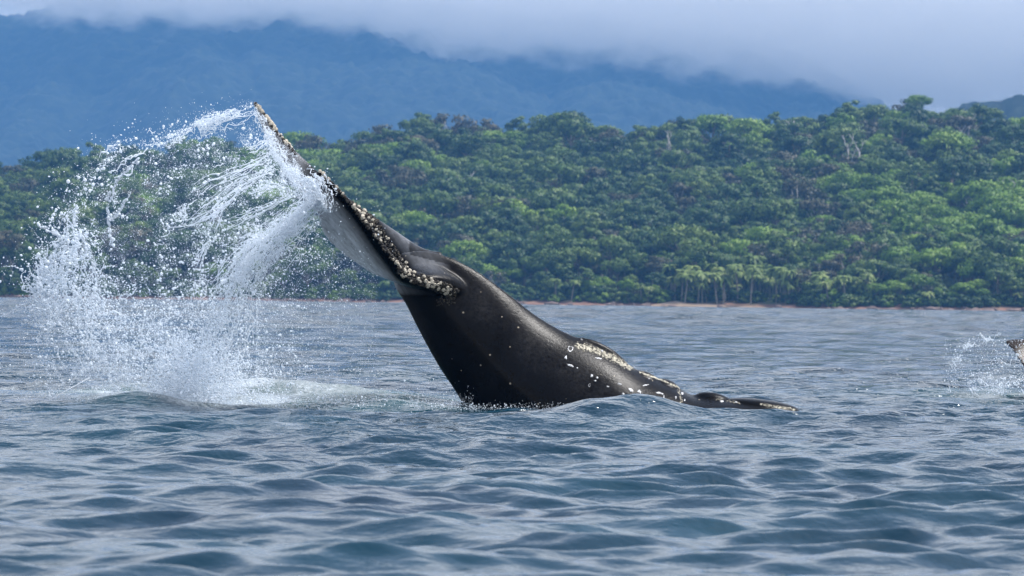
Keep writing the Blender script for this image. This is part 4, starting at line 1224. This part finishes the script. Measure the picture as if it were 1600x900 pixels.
def main_splash():
    global rng
    rng = np.random.default_rng(5)
    S = Spray(); S.base = WD
    # 1 arc thrown off the far fluke's tip
    arc = [(398, 172, 1.7), (375, 180, 1.6), (345, 186, 1.5), (310, 200, 1.4), (275, 214, 1.3), (240, 226, 1.2), (200, 240, 1.0), (165, 262, 0.9), (130, 292, 0.8), (100, 325, 0.6), (82, 365, 0.5), (66, 410, 0.4), (52, 458, 0.3)]
    stream(S, arc[:4], 13, 14, 5000, 46, 0.22, 1.6, 0.42, 0.12, (0.2, 0.6), (0.3, 0.75), 3.0)
    stream(S, arc[2:8], 14, 40, 6000, 14, 0.28, 2.4, 0.48, 0.2, (0.05, 0.16), (0.6, 1.5), 3.0)
    stream(S, arc[6:], 45, 50, 7000, 8, 0.28, 2.8, 0.48, 0.3, (0.05, 0.2), (0.6, 1.8), 4.0)
    # 2 ragged left curtain
    cur = [(120, 330, 0.5), (108, 380, 0.4), (100, 430, 0.3), (98, 480, 0.2), (112, 540, 0.1), (140, 590, 0.0)]
    stream(S, cur, 40, 90, 26000, 6, 0.24, 2.6, 0.45, 0.35, (0.05, 0.25), (0.5, 1.6), 6.0, 0.7)
    webs(S, [(118, 365, 0.4), (105, 420, 0.3), (105, 470, 0.2), (115, 500, 0.1)], 56, 130, (16, 55), (0.5, 1.9), 0.3, 1.0)
    webs(S, [(72, 410, 0.3), (66, 460, 0.2), (82, 515, 0.1)], 20, 90, (10, 34), (0.6, 1.9), 0.25, 1.0)
    webs(S, [(120, 440, 0.3), (165, 470, 0.2), (210, 520, 0.1), (230, 570, 0.0)], 80, 110, (10, 40), (0.45, 1.3), 0.3, 0.9)
    # white clots where the sheet has bunched up
    for (cx, cy_, w_, h_, n_) in ((100, 405, 12, 26, 900), (80, 432, 9, 18, 600), (118, 372, 5, 16, 350), (150, 440, 8, 18, 450), (95, 465, 18, 16, 800), (70, 475, 9, 22, 500), (130, 480, 22, 16, 700), (115, 330, 4, 12, 160), (180, 318, 4, 8, 90)):
        S.drops(rng.normal(cx, w_, n_), rng.normal(cy_, h_, n_), rng.normal(0.3, 0.2, n_), rad_law(n_, 0.3, 2.2, 0.45))
    for path in ([(118, 322), (116, 350), (122, 372), (112, 400), (104, 430), (98, 462)], [(170, 300), (168, 330), (172, 360), (176, 386)],
                 [(128, 365), (140, 395), (150, 425), (148, 455), (160, 480)], [(60, 352), (90, 366), (108, 372)], [(100, 375), (80, 400), (66, 440), (52, 480)],
                 [(205, 300), (190, 325), (175, 345)], [(215, 250), (195, 268), (180, 290), (176, 315)]):
        pa = np.array([(x, y, 0.3) for x, y in path], float)
        for _ in range(3):
            n = 90
            pts = poly_at(pa, np.linspace(0, 1, n)); pts[:, 0] += wiggle(n, 2.2, 6); pts[:, 1] += wiggle(n, 1.6, 6)
            S.drops(pts[:, 0], pts[:, 1], pts[:, 2], np.clip(np.abs(wiggle(n, 1.3, 5)) * rng.uniform(0.6, 1.3, n), 0.4, 2.6))
    # 3 the heavy jet pouring off the near fluke
    jet = [(506, 300, -1.8), (490, 322, -1.7), (462, 345, -1.5), (425, 376, -1.3), (395, 405, -1.1), (370, 440, -0.9), (350, 485, -0.7), (328, 545, -0.5), (312, 600, -0.3), (302, 642, -0.2)]
    stream(S, jet, 20, 64, 42000, 150, 0.24, 2.0, 0.42, 0.25, (0.05, 0.2), (0.3, 0.7), 3.0)
    stream(S, jet[:6], 18, 36, 26000, 160, 0.22, 1.5, 0.40, 0.15, (0.1, 0.3), (0.3, 0.7), 2.0)
    stream(S, jet[3:], 34, 130, 30000, 60, 0.24, 2.0, 0.42, 0.4, (0.05, 0.15), (0.4, 1.0), 5.0)
    webs(S, jet[4:], 80, 120, (8, 30), (0.4, 1.3), 0.3, 0.8)
    # 4 white water streaming over the flukes
    film = [(420, 206, 1.58), (432, 230, 1.50), (444, 256, 1.40), (461, 279, 1.1), (480, 298, -0.2), (498, 314, -1.6)]
    stream(S, film, 9, 32, 26000, 120, 0.22, 1.4, 0.38, 0.10, (0.06, 0.2), (0.25, 0.6), 3.0)
    stream(S, [(396, 168, 1.72), (408, 190, 1.7), (422, 215, 1.6)], 6, 9, 500, 40, 0.38, 1.1, 0.4, 0.08, (0.1, 0.3), (0.35, 0.9), 2.0)
    stream(S, [(488, 272, -1.86), (497, 290, -1.88), (505, 312, -1.86), (502, 330, -1.6)], 17, 20, 7000, 80, 0.40, 1.4, 0.38, 0.05, (0.1, 0.3), (0.35, 0.9), 2.0)
    # 5 long threads drawn out between the two
    threads = [[(440, 232, 1.4), (400, 255, 1.2), (360, 272, 1.0), (325, 285, 0.9), (300, 300, 0.8)],
               [(445, 240, 1.3), (410, 268, 1.1), (370, 285, 1.0), (340, 305, 0.9), (305, 335, 0.7), (280, 355, 0.6)],
               [(440, 262, 1.2), (410, 275, 1.1), (375, 298, 0.9), (340, 330, 0.7), (300, 350, 0.6), (262, 358, 0.5), (240, 378, 0.4)],
               [(450, 290, 0.8), (415, 292, 0.8), (390, 305, 0.7)], [(352, 310, 0.8), (338, 340, 0.7), (322, 368, 0.6)],
               [(470, 300, 0.2), (420, 322, 0.3), (380, 340, 0.4), (345, 352, 0.4)], [(330, 372, 0.5), (315, 395, 0.4), (305, 420, 0.3)],
               [(430, 215, 1.5), (395, 236, 1.3), (380, 228, 1.2)], [(288, 318, 0.7), (290, 335, 0.7), (275, 345, 0.6)], [(470, 335, -1.0), (440, 355, -0.6), (400, 372, -0.4), (360, 380, -0.2)]]
    for th in threads:
        for _ in range(7):
            n = 34; pts = poly_at(np.array(th, float), np.linspace(rng.uniform(0, 0.25), rng.uniform(0.7, 1), n))
            o = rng.normal(0, 6) * np.linspace(0.3, 1.2, n)
            pts[:, 0] += o * 0.5 + wiggle(n, 1.0, 4); pts[:, 1] += o * 0.8 + wiggle(n, 1.6, 4); pts[:, 2] += rng.normal(0, 0.15)
            S.strand(pts, beads(n, rng.uniform(0.3, 0.8)))
        stream(S, th, 8, 26, 420, 8, 0.45, 1.7, 0.45, 0.2, (0.05, 0.15), (0.5, 1.0), 2.0)
    # 6 fine drops filling the whole fan
    n = 80000
    a = rng.uniform(0, 1, n); b = rng.uniform(0, 1, n) ** 0.75
    outer = poly_at(np.array([(400, 190), (330, 205), (250, 228), (180, 262), (120, 310), (90, 380), (80, 470), (110, 590)], float), a)
    inner = poly_at(np.array([(470, 300), (440, 330), (420, 360), (400, 400), (380, 440), (350, 500), (320, 560), (300, 630)], float), a)
    q = outer * (1 - b)[:, None] + inner * b[:, None]
    qx = q[:, 0] + rng.normal(0, 9, n); qy = q[:, 1] + rng.normal(0, 9, n); kp = clumps(n, qx / 26.0, qy / 26.0, 0.40, 1.3)
    S.drops(qx[kp], qy[kp], rng.normal(0.2, 0.5, n)[kp], rad_law(n, 0.20, 2.4, 0.42)[kp])
    n = 12000                                                # drops right of the jet
    S.drops(rng.uniform(0, 1, n) ** 1.4 * 190 + 400, rng.uniform(395, 640, n), rng.normal(-0.3, 0.4, n), rad_law(n, 0.2, 1.2, 0.36))
    n = 1300
    S.drops(rng.normal(480, 45, n), rng.normal(375, 30, n), rng.normal(-0.9, 0.3, n), rad_law(n, 0.34, 1.4, 0.4))
    n = 500
    q = poly_at(np.array(arc[1:10], float), rng.uniform(0, 1, n))
    S.drops(q[:, 0] + rng.normal(-8, 22, n), q[:, 1] + rng.normal(-12, 14, n), rng.normal(0.8, 0.4, n), rad_law(n, 0.25, 1.2, 0.42))
    n = 70000
    qx = rng.uniform(70, 470, n); qy = rng.uniform(215, 640, n); kp = clumps(n, qx / 60.0, qy / 60.0, 0.30, 1.0)
    kp &= (qx > 70 + 0.35 * np.maximum(0, 420 - qy)) & (qy > 225 + 0.0 * qx)
    S.drops(qx[kp], qy[kp], rng.normal(0.2, 0.6, n)[kp], rad_law(n, 0.14, 0.7, 0.3)[kp])
    n = 1500                                               # wash along the whale's waterline
    S.drops(rng.uniform(700, 1010, n), 640 - np.abs(rng.normal(0, 5, n)), rng.normal(-0.7, 0.25, n), rad_law(n, 0.25, 1.1, 0.4))
    # 7 low boiling spray on the water
    n = 70000
    qx = rng.normal(262, 90, n); qy = 640 - np.abs(rng.normal(0, 72, n)); kp = clumps(n, qx / 20.0, qy / 9.0, 0.4, 1.2)
    S.drops(qx[kp], qy[kp], rng.normal(0.0, 0.6, n)[kp], rad_law(n, 0.24, 2.2, 0.42)[kp])
    n = 8000
    S.drops(rng.normal(300, 34, n), 645 - np.abs(rng.normal(0, 50, n)), rng.normal(-0.4, 0.3, n), rad_law(n, 0.5, 2.4, 0.42))
    n = 14000
    S.drops(rng.uniform(330, 740, n), 646 - np.abs(rng.normal(0, 13, n)), rng.normal(-0.2, 0.4, n), rad_law(n, 0.22, 1.3, 0.4))
    webs(S, [(110, 530, 0.3), (200, 560, 0.1), (280, 580, -0.2), (380, 600, -0.2)], 75, 240, (8, 28), (0.4, 1.3), 0.5, 0.7)
    webs(S, [(200, 622, 0.2), (260, 622, 0.0), (340, 630, -0.3), (450, 632, -0.3), (600, 638, -0.3), (720, 640, -0.2)], 22, 200, (6, 24), (0.4, 1.1), 0.4, 0.2)
    finish(S, "water_splash", "tall white splash flung left from the raised flukes of the nearer whale")
main_splash()

def right_splash():
    global rng
    rng = np.random.default_rng(6)
    S = Spray(); S.base = WD + 7
    stream(S, [(1565, 530, 0), (1530, 532, 0), (1510, 542, 0), (1495, 560, 0), (1485, 590, 0), (1478, 612, 0)], 10, 14, 900, 16, 0.25, 1.5, 0.4, 0.2, (0.05, 0.15), (0.5, 1.1), 3.0)
    stream(S, [(1600, 560, -0.3), (1575, 575, -0.3), (1545, 590, -0.3), (1515, 606, -0.3)], 28, 20, 1700, 10, 0.22, 1.6, 0.42, 0.3, (0.06, 0.2), (0.4, 1.0), 4.0)
    stream(S, [(1640, 590, -0.3), (1590, 600, -0.3), (1540, 608, -0.3)], 20, 12, 2200, 12, 0.24, 1.6, 0.42, 0.3, (0.06, 0.2), (0.4, 1.0), 3.0)
    n = 900
    S.drops(rng.uniform(1475, 1610, n), rng.uniform(530, 610, n), rng.normal(0, 0.3, n), rad_law(n, 0.36, 1.1, 0.35))
    finish(S, "water_splash", "low white splash around the brown fluke tip at the right edge")
right_splash()
